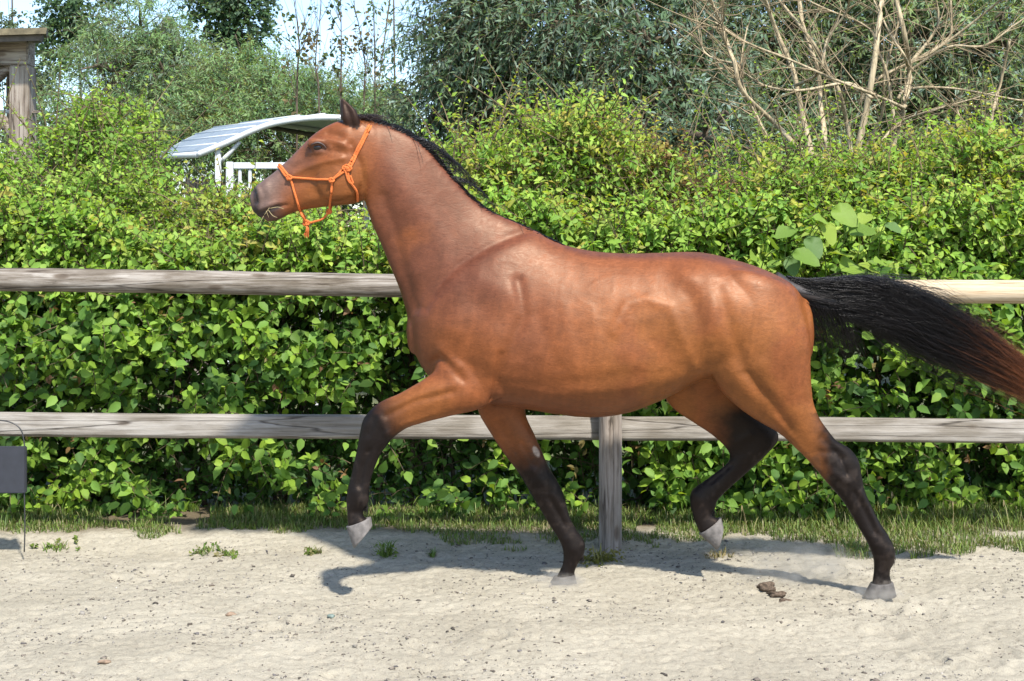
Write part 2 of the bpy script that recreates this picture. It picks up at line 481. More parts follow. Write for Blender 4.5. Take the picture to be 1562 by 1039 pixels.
# shoots standing out of the top
nt_ = 3700
tx = g.uniform(-5.6, 5.6, nt_)
ty = hedge_face(tx, hedge_top(tx)) + g.uniform(.0, 1.0, nt_)
tz = hedge_top(tx) - g.uniform(.02, .22, nt_)
sC, tC = sprays(g, np.stack([tx, ty, tz], 1), np.stack([g.normal(0, .45, nt_), g.normal(-.15, .4, nt_), g.uniform(.5, 1.2, nt_)], 1), g.uniform(.14, .38, nt_), 9, .15, .060, .55, G_lime + G_lime + G_mid + G_yel, tip_light=.6, face=(.1, -.4, .9))
# inner dark layer of shaded leaves, so that the gaps end in leaves and stems
ni = 7400
ix = g.uniform(-5.6, 5.6, ni); iz = g.random(ni) * (hedge_top(ix) - .15) + .05
iy = hedge_face(ix, iz) + g.uniform(.32, .62, ni)
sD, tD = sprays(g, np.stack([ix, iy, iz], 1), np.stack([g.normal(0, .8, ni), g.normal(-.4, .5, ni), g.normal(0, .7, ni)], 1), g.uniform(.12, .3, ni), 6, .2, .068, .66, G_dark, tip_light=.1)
# sparse brown dead leaves
nb = 180
bx = g.uniform(-5.6, 5.6, nb); bz = g.uniform(.1, 1.5, nb)
sE, tE = sprays(g, np.stack([bx, hedge_face(bx, bz) + .05, bz], 1), np.stack([g.normal(0, .6, nb), -np.ones(nb), g.normal(0, .5, nb)], 1), g.uniform(.06, .14, nb), 4, .3, .05, .6, G_rust, tip_light=.1)
lv = merge([sA, sB, sC, sD, sE])
tag(link('foliage', leaves_mesh('hedge_foliage', *lv, 'ovate', M_leaf), hedge), kind='stuff')
tw = merge([tA, tB, tC, tD])
tag(link('twigs', twigs_mesh('hedge_twigs', tw, (.09, .07, .04)), hedge), kind='stuff')
# stems inside
ns = 80
sx_ = np.linspace(-5.6, 5.6, ns) + g.normal(0, .05, ns)
for i in range(ns):
    y0 = 7.95 + g.normal(0, .05)
    pts = [(sx_[i], y0, -.12), (sx_[i] + g.normal(0, .06), y0 + g.normal(0, .05), .5), (sx_[i] + g.normal(0, .12), y0 + g.normal(0, .08), 1.1), (sx_[i] + g.normal(0, .2), y0 + g.normal(0, .1), hedge_top(sx_[i]) - .1)]
    link('stem', tube_mesh('stem', pts, [.018, .014, .01, .005], M_bark, 6, 3), hedge)
# a body of dark inner foliage behind that closes the hedge from behind
nk = 4000
kx = g.uniform(-5.6, 5.6, nk); kz = g.random(nk) * (hedge_top(kx) - .1); ky = g.uniform(8.1, 8.6, nk)
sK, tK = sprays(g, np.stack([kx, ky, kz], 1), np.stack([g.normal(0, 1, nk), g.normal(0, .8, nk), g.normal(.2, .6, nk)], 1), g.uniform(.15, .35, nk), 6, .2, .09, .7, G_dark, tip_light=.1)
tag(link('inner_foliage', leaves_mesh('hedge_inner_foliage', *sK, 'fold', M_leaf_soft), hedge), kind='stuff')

# the 300 leaves that show largest, each its own part
leaf_meshes = []
for cidx, cc_ in enumerate(G_mid + G_lime[:3] + G_dark[1:3]):
    T = LEAF8.copy(); T[:, 1] *= .68
    leaf_meshes.append(mesh_np('leaf', T, FACE8, np.tile(np.array(cc_), (8, 1)), True, M_leaf))
for i in range(300):
    x = g.uniform(-2.8, 2.8); z = g.uniform(.12, 1.5)
    y = hedge_face(x, z) - .10 - g.uniform(0, .05)
    d = Vector((g.normal(0, .7), -.45, g.normal(-.35, .4))).normalized()
    up = Vector((.15 + g.normal(0, .3), -.8, .6 + g.normal(0, .3))).normalized()
    yv = up.cross(d).normalized(); zv = d.cross(yv)
    s = g.uniform(.06, .092)
    M = Matrix((d, yv, zv)).transposed().to_4x4()
    o = bpy.data.objects.new('leaf', leaf_meshes[int(g.integers(0, len(leaf_meshes)))])
    col.objects.link(o); o.parent = hedge
    o.matrix_parent_inverse = Matrix.Translation(hedge.location).inverted()
    o.matrix_basis = Matrix.Translation((x, y, z)) @ M @ Matrix.Diagonal((s, s, s, 1))

# ------------------------------------------------------------------ shrubs growing over the hedge
def shrub(name, label, cat, cx, cy, w, dep, z0, z1, n, pal, leaf, asp, seed, upright=.8, group=None, n_leaf=9, ln=(.14, .4), shape='fold', spikes=0, mat=None, tip=.6, dome=.35):
    g = np.random.default_rng(seed)
    root = empty(name, (cx, cy, -.1), label, cat, group)
    x = cx + g.normal(0, .45, n) * w; 
    x = np.clip(x, cx - w, cx + w)
    prof = z1 - dome * ((x - cx) / w) ** 2 * (z1 - z0) + (fbm(x * 2.4 + seed, x * 0 + seed, 3) - .5) * .95 * (z1 - z0)
    z = z0 + (prof - z0) * g.random(n) ** .75
    y = cy + g.uniform(-dep, dep, n) - .25 * dep * (1 - (z - z0) / (z1 - z0 + 1e-6))
    s1, t1 = sprays(g, np.stack([x, y, z], 1), np.stack([g.normal(0, .6, n), g.normal(-.35, .5, n), g.uniform(.1, 1.2, n) * upright + g.normal(0, .2, n)], 1), g.uniform(*ln, n), n_leaf, .2, leaf, asp, pal, tip_light=tip, face=(.1, -.45, .85))
    L_, T_ = [s1], [t1]
    if spikes:
        sx = cx + g.uniform(-w, w, spikes) * .9; sy = cy + g.uniform(-dep, dep, spikes) * .7
        sz = z1 - dome * ((sx - cx) / w) ** 2 * (z1 - z0) - g.uniform(.1, .3, spikes)
        s2, t2 = sprays(g, np.stack([sx, sy, sz], 1), np.stack([g.normal(0, .3, spikes), g.normal(0, .3, spikes), np.ones(spikes)], 1), np.where(g.random(spikes) < .22, g.uniform(.6, .95, spikes), g.uniform(.25, .55, spikes)), 18, .12, leaf * .9, asp, pal, tip_light=tip, spread=.85, r0=.005)
        L_.append(s2); T_.append(t2)
    tag(link('foliage', leaves_mesh(name + '_foliage', *merge(L_), shape, mat or M_leaf), root), kind='stuff')
    tag(link('twigs', twigs_mesh(name + '_twigs', merge(T_), (.13, .10, .055)), root), kind='stuff')
    for k in range(5):
        bx = cx + g.uniform(-.5, .5) * w
        pts = [(bx, cy + g.normal(0, .1), -.12), (bx + g.normal(0, .1), cy + g.normal(0, .1), z0 * .5), (bx + g.normal(0, .2), cy + g.normal(0, .1), z0 + .1), (bx + g.normal(0, .3), cy, (z0 + z1) / 2)]
        link('stem', tube_mesh('stem', pts, [.016, .013, .009, .005], M_bark, 6, 3), root)
    return root

shrub('overgrown_shrub', 'wild yellow green shrub with ragged shoots right behind the horse\'s neck', 'shrub', .22, 8.35, .80, .45, 1.25, 2.26, 2800, G_lime + G_lime + G_yel, .055, .5, 201, spikes=210, dome=.2)
shrub('overgrown_shrub', 'broad yellow green shrub above the fresh pale rail on the right', 'shrub', 2.75, 8.4, 1.25, .5, 1.2, 2.18, 3700, G_lime + G_mid + G_yel, .058, .5, 202, spikes=190)
shrub('overgrown_shrub', 'bright leafy shrub below the pale bare branches', 'shrub', 1.75, 8.5, .65, .4, 1.2, 2.16, 1900, G_lime + G_mid, .052, .52, 203, spikes=60)
shrub('overgrown_shrub', 'lime green shrub against the weathered shed post on the left', 'shrub', -2.95, 8.4, .75, .4, 1.25, 2.2, 2100, G_lime + G_mid + G_lime, .052, .55, 204, spikes=60)
shrub('overgrown_shrub', 'leafy shrub with tall shoots just left of the curved shelter roof', 'shrub', -2.78, 8.8, .42, .4, 1.3, 2.38, 900, G_mid + G_lime, .055, .5, 205, spikes=30)
shrub('overgrown_shrub', 'low bright shrub in front of the white gate', 'shrub', -1.62, 8.3, .60, .35, 1.1, 1.76, 1400, G_lime + G_yel, .05, .52, 206, spikes=0, upright=.4)
shrub('reddish_shrub', 'shrub with reddish brown leaves between the green shrubs behind the horse\'s back', 'shrub', 1.05, 8.45, .45, .3, 1.35, 2.16, 900, G_rust + G_rust + G_yel + G_mid, .05, .5, 207, spikes=16)

# broad leaved plant by the rail
M_big = leaf_mat('broad_leaf_surface', rough=.55, trans=.4)
bigp = empty('broad_leaved_plant', (1.95, 7.7, 0), 'plant with big heart shaped bright leaves above the pale rail', 'plant')
th = np.linspace(0, 2 * np.pi, 18, endpoint=False)
def heart_mesh(colr):
    pts = []
    for a in th:
        r_ = .46 * (1 + .15 * np.cos(a) + .50 * np.exp(-(min(a, 2 * np.pi - a) / .42) ** 2) + .05 * np.sin(a * 9)) * (1 - .30 * np.exp(-((a - np.pi) / .35) ** 2))
        pts.append((.42 + r_ * np.cos(a) * 1.05, r_ * np.sin(a) * 1.0))
    pts = np.array(pts)
    V = [(0.02, 0, 0), (.45, 0, -.03), (.75, 0, -.07)] + [(p[0], p[1], .10 * abs(p[1]) * 1.2 - .22 * max(0, p[0] - .3) ** 2 + .045 * math.sin(11 * p[0] + 9 * p[1])) for p in pts]
    F = []
    for i in range(18):
        j = (i + 1) % 18
        m = (pts[i] + pts[j]) / 2
        c = 2 if m[0] > .65 else (1 if m[0] > .25 else 0)
        F.append((c, 3 + i, 3 + j))
    V = np.array(V)
    bmx = bmesh.new(); vs = [bmx.verts.new(p) for p in V]
    for f in F: bmx.faces.new([vs[k] for k in f])
    bmesh.ops.holes_fill(bmx, edges=bmx.edges[:], sides=6)
    bmesh.ops.triangulate(bmx, faces=bmx.faces[:])
    me = bpy.data.meshes.new('leaf'); bmx.to_mesh(me); bmx.free()
    at = me.color_attributes.new('tint', 'FLOAT_COLOR', 'POINT')
    for k in range(len(me.vertices)): at.data[k].color = (*colr, 1)
    for p in me.polygons: p.use_smooth = True
    me.materials.append(M_big)
    return me
hm = [heart_mesh(c) for c in [(.19, .29, .045), (.23, .31, .05), (.14, .23, .04), (.11, .19, .055)]]
spots_b = [(1285, 325, 44), (1262, 350, 40), (1310, 352, 38), (1240, 372, 36), (1300, 405, 50), (1276, 386, 40), (1225, 390, 42), (1338, 360, 30), (1345, 400, 30), (1330, 410, 36), (1200, 352, 34), (1208, 402, 30), (1255, 335, 30), (1320, 330, 28), (1180, 372, 28), (1360, 345, 26), (1150, 390, 26)]
for k, (x, y, s) in enumerate(spots_b):
    d0 = 7.15 + g.uniform(-.10, .08)
    p = P(x, y, d0)
    sz = s * d0 / F_PX * .92
    d = Vector((g.normal(0, .8), -.6, -.35 + g.normal(0, .5))).normalized()
    up = Vector((.15 + g.normal(0, .45), -.55, .8 + g.normal(0, .25))).normalized()
    yv = up.cross(d).normalized(); zv = d.cross(yv)
    M = Matrix((d, yv, zv)).transposed().to_4x4()
    c0 = Vector(p) - (d * sz * .45)
    o = bpy.data.objects.new('leaf', hm[k % 4]); col.objects.link(o); o.parent = bigp
    o.matrix_parent_inverse = Matrix.Translation(bigp.location).inverted()
    o.matrix_basis = Matrix.Translation(c0) @ M @ Matrix.Diagonal((sz, sz, sz, 1))
    root_ = Vector((c0.x + g.normal(0, .08), c0.y + .30, max(0, c0.z - .25)))
    link('leaf_stalk', tube_mesh('leaf_stalk', [root_, (root_ + c0) / 2 + Vector((0, .02, .06)), c0], [.004, .003, .0025], plain_mat('green_stalk', (.08, .14, .03), .5) if k == 0 else bpy.data.materials['green_stalk'], 5, 3), bigp)

# ------------------------------------------------------------------ the trees behind
W_silver = [(0.161, 0.233, 0.152), (0.199, 0.275, 0.202), (0.112, 0.183, 0.114), (0.245, 0.325, 0.279)]
W_olive = [(0.184, 0.271, 0.107), (0.227, 0.32, 0.135), (0.152, 0.234, 0.107), (0.26, 0.37, 0.189)]
W_light = [(0.164, 0.273, 0.116), (0.201, 0.318, 0.135), (0.136, 0.236, 0.116), (0.23, 0.318, 0.161)]  # leaf green paled to stand in for distance haze on the left willows
W_deep = [(0.09, 0.148, 0.09), (0.11, 0.177, 0.101), (0.14, 0.198, 0.14)]

def tree(name, label, base, trunk, blobs, n_spray, leaf, asp, pal, seed, droop=.5, ln=(.35, .8), n_leaf=11, shape='narrow', group=None, trunk_r=.18, limb_n=3, gap=.45, mat=None, bark=None, dirz=0.0, tip=.3, front=.0):
    """trunk: points up the trunk; blobs: crown masses (x, y, z, rx, ry, rz), a limb goes to each"""
    g = np.random.default_rng(seed)
    root = empty(name, base, label, 'tree', group)
    bark = bark or M_bark
    tr = np.array(trunk, float)
    link('trunk', tube_mesh('trunk', tr, np.linspace(trunk_r, trunk_r * .35, len(tr)), bark, 10, 4), root)
    B = np.array(blobs, float)
    vol = (B[:, 3] * B[:, 4] * B[:, 5]) ** .8
    st, ds = [], []
    for i, bb in enumerate(B):
        k0 = int(g.integers(max(1, len(tr) // 3), len(tr)))
        a = tr[k0]; c = bb[:3]
        m = (a + c) / 2 + np.array([g.normal(0, .15), g.normal(0, .15), -.12 * np.linalg.norm(c - a)])
        link('limb', tube_mesh('limb', [a, m, c, c + (c - m) * .35], [trunk_r * .42, trunk_r * .28, trunk_r * .14, trunk_r * .05], bark, 7, 4), root)
        nn = max(8, int(n_spray * vol[i] / vol.sum()))
        u = unit(g.normal(0, 1, (nn, 3)))
        if front: u[:, 1] -= front; u = unit(u)
        r_ = g.uniform(.35, 1.05, nn) ** .6
        p = c + u * r_[:, None] * bb[3:6]
        # clumps: keep where a coarse noise is high so the crown breaks up
        nz = fbm(p[:, 0] * 1.1 + seed + p[:, 1] * .7, p[:, 2] * 1.1 + seed * 2, 3)
        kp = nz > gap - .0 + g.normal(0, .04, nn)
        p, u = p[kp], u[kp]
        st.append(p); ds.append(u + np.array([0, 0, dirz]) + g.normal(0, .35, p.shape))
        # secondary branches
        nsb = min(14, max(3, len(p) // 12))
        if len(p) > 3:
            sel = g.integers(0, len(p), nsb)
            pth = np.stack([np.repeat(c[None], nsb, 0), (c + p[sel]) / 2 + g.normal(0, .1, (nsb, 3)) + np.array([0, 0, -.06]), p[sel]], 1)
            pth = np.stack([catmull(x, 3) for x in pth])
            rr = np.tile(np.linspace(trunk_r * .12, trunk_r * .03, pth.shape[1]), (nsb, 1))
            st_b.append((pth, rr)) if False else sec.setdefault(root.name, []).append((pth, rr))
    st, ds = np.concatenate(st), np.concatenate(ds)
    s1, t1 = sprays(g, st, ds, g.uniform(*ln, len(st)), n_leaf, droop, leaf, asp, pal, tip_light=tip, spread=.7, up_w=.9, r0=.004, face=(.15, -.4, .8))
    cr = link('crown', leaves_mesh(name + '_crown', *s1, shape, mat or M_leaf_soft), root); tag(cr, kind='stuff')
    tag(link('twigs', twigs_mesh(name + '_twigs', t1, (.10, .085, .05)), root), kind='stuff')
    if root.name in sec:
        pp, rr = merge(sec[root.name])
        tag(link('branchlets', twigs_mesh(name + '_branches', (pp, rr), (.10, .08, .055), 5), root), kind='stuff')
    return root
sec = {}
def B_(px, py, d, rx, ry, rz=None):
    """a crown mass from its place and half sizes in the photo"""
    p = P(px, py, d); s = d / F_PX
    return (p[0], p[1], p[2], rx * s, rz if rz else (rx + ry) / 2 * s, ry * s)

# big dark silvery willow, centre
c0 = P(860, 370, 14.5)
tree('willow_tree', 'large dark silvery willow filling the middle behind the horse\'s back', (c0[0], 14.5, 0), [(c0[0], 14.5, -.1), (c0[0] + .1, 14.5, 1.2), (c0[0] - .1, 14.4, 2.6), (c0[0] + .2, 14.5, 4.2), (c0[0] + .1, 14.5, 5.5)],
     [B_(705, 60, 13.6, 72, 80), B_(672, 160, 13.6, 52, 60), B_(780, 30, 13.2, 100, 80), B_(770, 140, 13.2, 95, 70), B_(880, 40, 12.8, 110, 90), B_(900, 150, 12.8, 100, 75), B_(990, 60, 12.4, 100, 90), B_(1010, 170, 12.2, 85, 70), B_(1070, 90, 13, 80, 100), B_(640, 210, 14, 50, 36), B_(720, 205, 14.2, 90, 45), B_(1080, 210, 11.4, 75, 60), B_(850, -90, 13.5, 190, 80), B_(1040, -90, 13.5, 150, 80), B_(900, 90, 15.5, 260, 160, 1.2)],
     7400, .105, .30, W_silver + W_deep + W_deep, 301, droop=.55, gap=.36, trunk_r=.26, front=.3)
# right olive willow behind the bare branches
c0 = P(1430, 370, 15)
tree('willow_tree', 'grey green willow behind the bare branches at the right edge', (c0[0], 15, 0), [(c0[0], 15, -.1), (c0[0] - .2, 15, 1.3), (c0[0] - .1, 15, 2.8), (c0[0], 15, 4.6), (c0[0] + .1, 15, 6)],
     [B_(1180, 60, 14, 80, 80), B_(1190, 170, 14, 80, 70), B_(1290, 50, 14.5, 90, 80), B_(1300, 160, 14.4, 80, 70), B_(1400, 60, 13.8, 95, 85), B_(1420, 170, 13.6, 90, 70), B_(1510, 60, 13.4, 80, 90), B_(1520, 180, 13.2, 70, 70), B_(1300, 225, 13.8, 220, 45), B_(1580, 120, 14, 70, 120), B_(1330, -80, 14.4, 220, 70), B_(1400, 110, 16, 240, 170, 1.2)],
     6600, .105, .28, W_olive + W_silver, 302, droop=.6, gap=.36, trunk_r=.24, front=.3)
# left willows
c0 = P(240, 370, 21)
tree('willow_tree', 'soft light green willow crown rising behind the shed post on the left', (c0[0], 21, 0), [(c0[0], 21, -.1), (c0[0] + .2, 21, 1.4), (c0[0] + .1, 21, 3), (c0[0] + .3, 21, 4.6), (c0[0] + .2, 21, 5.2)],
     [B_(215, 45, 20.5, 62, 48), B_(150, 100, 20, 62, 55), B_(250, 110, 20, 80, 62), B_(120, 175, 20, 62, 55), B_(210, 190, 19.6, 85, 60), B_(300, 175, 20, 75, 60), B_(80, 205, 20.5, 50, 50), B_(255, 92, 21, 42, 36), B_(200, 150, 22, 150, 90, 1.3)],
     4300, .12, .20, W_light + W_light + W_silver, 303, droop=.7, gap=.36, trunk_r=.2, front=.3, ln=(.3, .7))
c0 = P(420, 370, 20)
tree('willow_tree', 'yellowish willow thicket behind the curved shelter roof', (c0[0], 20, 0), [(c0[0], 20, -.1), (c0[0] + .1, 20, 1.2), (c0[0], 20, 2.4), (c0[0] + .1, 20, 3.6)],
     [B_(360, 140, 19, 58, 48), B_(420, 158, 18.6, 62, 42), B_(480, 172, 18.6, 55, 36), B_(540, 190, 19, 50, 32), B_(330, 195, 18.5, 70, 45), B_(420, 215, 18, 90, 50), B_(520, 215, 18.4, 80, 40), B_(380, 118, 19.5, 46, 34), B_(585, 215, 20, 40, 30), B_(430, 180, 21, 170, 70, 1.2)],
     3600, .105, .24, W_light + W_light + [(.14, .155, .045)], 304, droop=.35, gap=.36, trunk_r=.13, front=.3, ln=(.3, .7), dirz=.5)
# tall poplars rising behind, at the left
poplar = [(0.06, 0.114, 0.049), (0.078, 0.138, 0.07), (0.102, 0.162, 0.105)]
for (x, d, seed, lab, bl) in [(120, 27, 311, 'round leaved poplar against the sky near the shed roof', [(110, 20, 34, 40), (95, 60, 24, 30), (140, 10, 30, 40), (120, -50, 50, 50)]),
                              (340, 25, 312, 'dark poplar top against the sky left of the bare shoots', [(330, 15, 36, 36), (372, 30, 34, 40), (345, 80, 26, 28), (350, -50, 60, 50)]),
                              (18, 30, 313, 'pale distant tree just above the shed roof', [(15, 40, 22, 16), (0, 80, 40, 30), (50, 100, 30, 30), (10, 150, 60, 60)]),
                              (600, 30, 314, 'faint distant tree in the gap left of the dark willow', [(596, 170, 20, 30), (570, 205, 40, 28)])]:
    c0 = P(x, 370, d)
    top = P(x, -40, d)[2]
    tree('poplar_tree' if seed < 313 else 'distant_tree', lab, (c0[0], d, 0), [(c0[0], d, -.1), (c0[0], d, 2), (c0[0] + .05, d, 3.4), (c0[0], d, top)], [B_(px_, py_, d - .5, rx, ry) for px_, py_, rx, ry in bl],
         900 if seed < 313 else 800, .11, .8, poplar if seed < 313 else [(.09, .13, .07), (.11, .14, .09)], seed, droop=.3, gap=.38, shape='fold', trunk_r=.05, ln=(.25, .6), n_leaf=10)

# far wood that closes the view between the nearer trees
g = np.random.default_rng(400)
nf_ = 7500
fx_ = g.uniform(-42, 42, nf_); fz = g.random(nf_) ** .8
ftop = np.interp(fx_, [-42, -13, -8, -5, -2.5, 0, 42], [6, 4.4, 3.9, 3.6, 3.4, 7, 8]) + (fbm(fx_ * .8 + 90, fx_ * 0, 3) - .5) * 1.6
fy = 36 + g.uniform(-1.5, 1.5, nf_)
s1, t1 = sprays(g, np.stack([fx_, fy, fz * ftop], 1), g.normal(0, 1, (nf_, 3)), g.uniform(.5, 1.3, nf_), 9, .4, .30, .5, [(.075, .105, .05), (.09, .125, .065), (.06, .09, .045)], tip_light=.2)
tag(link('far_wood', leaves_mesh('far_wood', *s1, 'narrow', M_leaf_soft)), 'far line of pale green woodland behind the trees', 'wood', kind='stuff')

# ------------------------------------------------------------------ bare branched shrub on the right and dead shoots on the left
bare = empty('bare_branched_tree', tuple(P(1280, 370, 10.6) * np.array([1, 1, 0])), 'pale leafless many stemmed tree spreading over the shrubs on the right', 'tree')
stems = [([(1285, 330), (1273, 254), (1222, 229), (1184, 190), (1133, 140), (1120, 97), (1099, 38), (1080, -10)], 7, 10.2),
         ([(1260, 330), (1235, 224), (1222, 169), (1209, 106), (1184, 47), (1160, -20)], 8, 10.5), ([(1275, 330), (1260, 220), (1252, 161), (1247, 106), (1226, 42), (1218, -20)], 7, 10.9),
         ([(1300, 340), (1302, 262), (1319, 178), (1332, 106), (1341, 34), (1348, -20)], 9, 10.6), ([(1330, 330), (1362, 220), (1379, 161), (1387, 114), (1379, 51), (1362, -20)], 9, 11.0),
         ([(1310, 320), (1294, 203), (1281, 144), (1264, 110), (1239, 64), (1180, -10)], 6, 10.8), ([(1380, 165), (1332, 144), (1277, 123), (1209, 93), (1137, 64), (1091, 34)], 4.5, 10.2),
         ([(1330, 150), (1294, 127), (1222, 138), (1167, 131), (1125, 106), (1095, 105)], 4.5, 10.0), ([(1365, 190), (1353, 114), (1340, 80), (1324, 42), (1260, 14), (1210, -10)], 4.5, 10.7),
         ([(1310, 160), (1341, 119), (1421, 80), (1506, 17), (1540, -15)], 5, 11.2), ([(1370, 150), (1387, 135), (1455, 135), (1548, 152), (1600, 160)], 4, 11.0), ([(1345, 215), (1374, 186), (1421, 169), (1463, 157), (1520, 140)], 4, 10.4),
         ([(1385, 110), (1446, 72), (1501, 70), (1548, 38), (1590, 10)], 4, 11.1), ([(1400, 90), (1446, 59), (1451, 21), (1448, -20)], 4.5, 11.3), ([(1385, 100), (1379, 85), (1353, 42), (1328, -10)], 4.5, 10.9),
         ([(1175, 225), (1167, 203), (1137, 140), (1130, 100), (1140, 40)], 4.5, 9.9), ([(1125, 106), (1105, 60), (1100, -10)], 3.5, 10.0), ([(1215, 130), (1250, 110), (1262, 60), (1290, 20), (1300, -20)], 4.5, 10.6),
         ([(1120, 97), (1075, 80), (1062, 20), (1060, -15)], 3, 10.2), ([(1300, 300), (1318, 230), (1345, 175), (1350, 110), (1375, 20)], 5.5, 11.3), ([(1505, 330), (1500, 240), (1510, 190), (1525, 130), (1540, 60)], 6, 12.0), ([(1500, 240), (1470, 190), (1452, 150)], 4, 12.0),
         ([(1390, 95), (1430, 40), (1425, -10)], 5, 11.6)]
g = np.random.default_rng(55)
side_twigs = []
for pts, wpx, d in stems:
    n = len(pts)
    dd = d + np.cumsum(g.normal(0, .16, n))
    dd[0] = d
    P3 = [P(x, y, z) for (x, y), z in zip(pts, dd)]
    r_ = np.linspace(wpx * (.70 if wpx >= 6 else .6), wpx * (.36 if wpx >= 6 else .25), n) * d / F_PX
    link('branch', tube_mesh('branch', P3, r_, M_tanbark, 7, 5), bare)
    cl_ = catmull(P3, 6)
    for _ in range(int(16 + len(cl_) * .5)):
        i = int(g.integers(3, len(cl_) - 1))
        t_ = unit(cl_[i] - cl_[i - 1])
        dv = unit(t_ * .8 + g.normal(0, .55, 3) * np.array([1, .8, 1]))
        l_ = g.uniform(.15, .6)
        tt_ = np.linspace(0, 1, 7)[:, None]
        side_twigs.append(cl_[i] + dv * tt_ * l_ + g.normal(0, .10, 3) * tt_ ** 2 * l_ * 2)
st = np.array(side_twigs)
rr = np.linspace(1, .35, 7)[None] * g.uniform(.0022, .006, len(st))[:, None]
v, q = tubes(st, rr, 4)
tg_ = mesh_np('bare_twigs', v, q, np.tile((.26, .20, .12), (len(v), 1)) * np.repeat(g.uniform(.6, 1.3, len(st)), 28)[:, None], True, M_twig)
tag(link('twigs', tg_, bare), kind='stuff')

def sapling(px_, ptop, pbot, d, seed, leafy, lab):
    g = np.random.default_rng(seed)
    b0 = P(px_, 370, d); b0[2] = -.1
    root = empty('dead_topped_sapling', tuple(b0), lab, 'tree', None)
    mid = P(px_ + g.normal(0, 5), (ptop + pbot) / 2, d); top = P(px_ + g.normal(0, 8), ptop, d)
    trunk = [b0, P(px_, pbot, d), mid, top]
    link('trunk', tube_mesh('trunk', trunk, [.017, .013, .009, .004], M_bark, 7, 5), root)
    cl_ = catmull(trunk, 8)[6:]
    tws = []
    for _ in range(20):
        i = int(g.integers(0, len(cl_) - 2)); l_ = g.uniform(.25, .9)
        dv = unit(np.array([g.normal(0, .35), g.normal(0, .3), 1.0])); tt_ = np.linspace(0, 1, 5)[:, None]
        tws.append(cl_[i] + dv * tt_ * l_ + np.array([g.normal(0, .1), 0, 0]) * tt_ ** .5)
    tws = np.array(tws)
    v, q = tubes(tws, np.linspace(1, .3, 5)[None] * g.uniform(.003, .006, len(tws))[:, None], 4)
    tag(link('twigs', mesh_np('sapling_twigs', v, q, np.tile((.14, .115, .085), (len(v), 1)), True, M_twig), root), kind='stuff')
    n = leafy
    i = g.integers(0, len(tws), n)
    s1, _ = sprays(g, tws[i, g.integers(0, 5, n)], g.normal(0, 1, (n, 3)), g.uniform(.1, .3, n), 6, .3, .085, .75, [(.075, .11, .04), (.11, .125, .05), (.15, .12, .06)])
    tag(link('crown', leaves_mesh('sapling_crown', *s1, 'fold', M_leaf_soft), root), kind='stuff')
for i, (x, t_, b_, lf, lab) in enumerate([(453, -15, 150, 22, 'thin half bare sapling furthest left of the dead topped group'), (487, 20, 170, 16, 'forked dead sapling with almost no leaves against the sky'), (520, -20, 170, 34, 'leafy dead topped sapling right above the horse\'s ear'), (555, 5, 180, 26, 'slanting bare sapling beside the gap of sky'), (572, -10, 175, 14, 'slim bare sapling nearest the dark willow')]):
    sapling(x, t_, b_, 17 + i * .3, 500 + i, lf, lab)

# ------------------------------------------------------------------ timber fence
FD = 6.84
fence = empty('timber_fence', (0.3, FD, 0), 'weathered two rail timber fence in front of the hedge', 'fence')
def log_rail(name, a, b, r, mat, seed, flat=0.0, n=56, sides=18, vis=1.0):
    """a peeled rail, slightly bent and lumpy; flat > 0 planes the front"""
    a, b = np.array(a), np.array(b)
    v = []
    for i in range(n + 1):
        t = i / n
        c = a + (b - a) * t
        c = c + np.array([0, .004 * math.sin(5 * t + seed), .006 * math.sin(3.1 * t + seed * 2) + .003 * math.sin(11 * t + seed)])
        for j in range(sides):
            th_ = 2 * math.pi * j / sides
            rr = r * (1 + .035 * math.sin(3 * th_ + seed + 2 * t) + .03 * (vnoise(np.array([t * 22 + seed]), np.array([j * .6]))[0] - .5))
            y, z = math.cos(th_) * rr, math.sin(th_) * rr
            if flat and y < 0:
                y = max(y, -r * flat + .22 * max(0.0, z) + .007 * math.exp(-((z - .006 * math.sin(4 * t + seed)) / .0035) ** 2) * (.4 + .6 * math.sin(9 * t + seed) ** 2))
            v.append(c + np.array([0, y, z]))
    f = []
    for i in range(n):
        for j in range(sides):
            k = (j + 1) % sides
            f.append((i * sides + j, i * sides + k, (i + 1) * sides + k, (i + 1) * sides + j))
    f.append(tuple(range(sides))[::-1]); f.append(tuple(n * sides + k for k in range(sides)))
    me = from_py(name, v, f, mat)
    for p in me.polygons: p.use_smooth = len(p.vertices) == 4
    bmx = bmesh.new(); bmx.from_mesh(me); bmesh.ops.recalc_face_normals(bmx, faces=bmx.faces[:]); bmx.to_mesh(me); bmx.free()
    return link(name, me, fence)
px931 = P(931, 370, FD)[0]
def zz(py, d=FD): return CAM_H - (py - HY) * d / F_PX
def xx(px_, d=FD): return (px_ - CX) * d / F_PX
r1_ = log_rail('rail', (-5.9, FD + .10, zz(413, FD + .1)), (px931 - .003, FD + .10, zz(438.5, FD + .1)), .0625, M_rail_grey, 1.3); r1_['label'] = 'upper rail, old and grey with cracks'
r2_ = log_rail('rail', (px931 + .003, FD + .10, zz(442, FD + .1)), (5.9, FD + .10, zz(456, FD + .1)), .0635, M_rail_new, 2.9); r2_['label'] = 'upper rail, fresh and pale yellow'
r3_ = log_rail('rail', (-5.9, FD + .10, zz(641, FD + .1)), (px931 - .003, FD + .10, zz(651.5, FD + .1)), .064, M_rail_low, 4.1, flat=.62, sides=54); r3_['label'] = 'lower rail left of the post, weathered and flat faced'
r4_ = log_rail('rail', (px931 + .003, FD + .10, zz(653, FD + .1)), (5.9, FD + .10, zz(666, FD + .1)), .064, M_rail_low, 6.2, flat=.62, sides=54); r4_['label'] = 'lower rail right of the post, pale and flat faced'

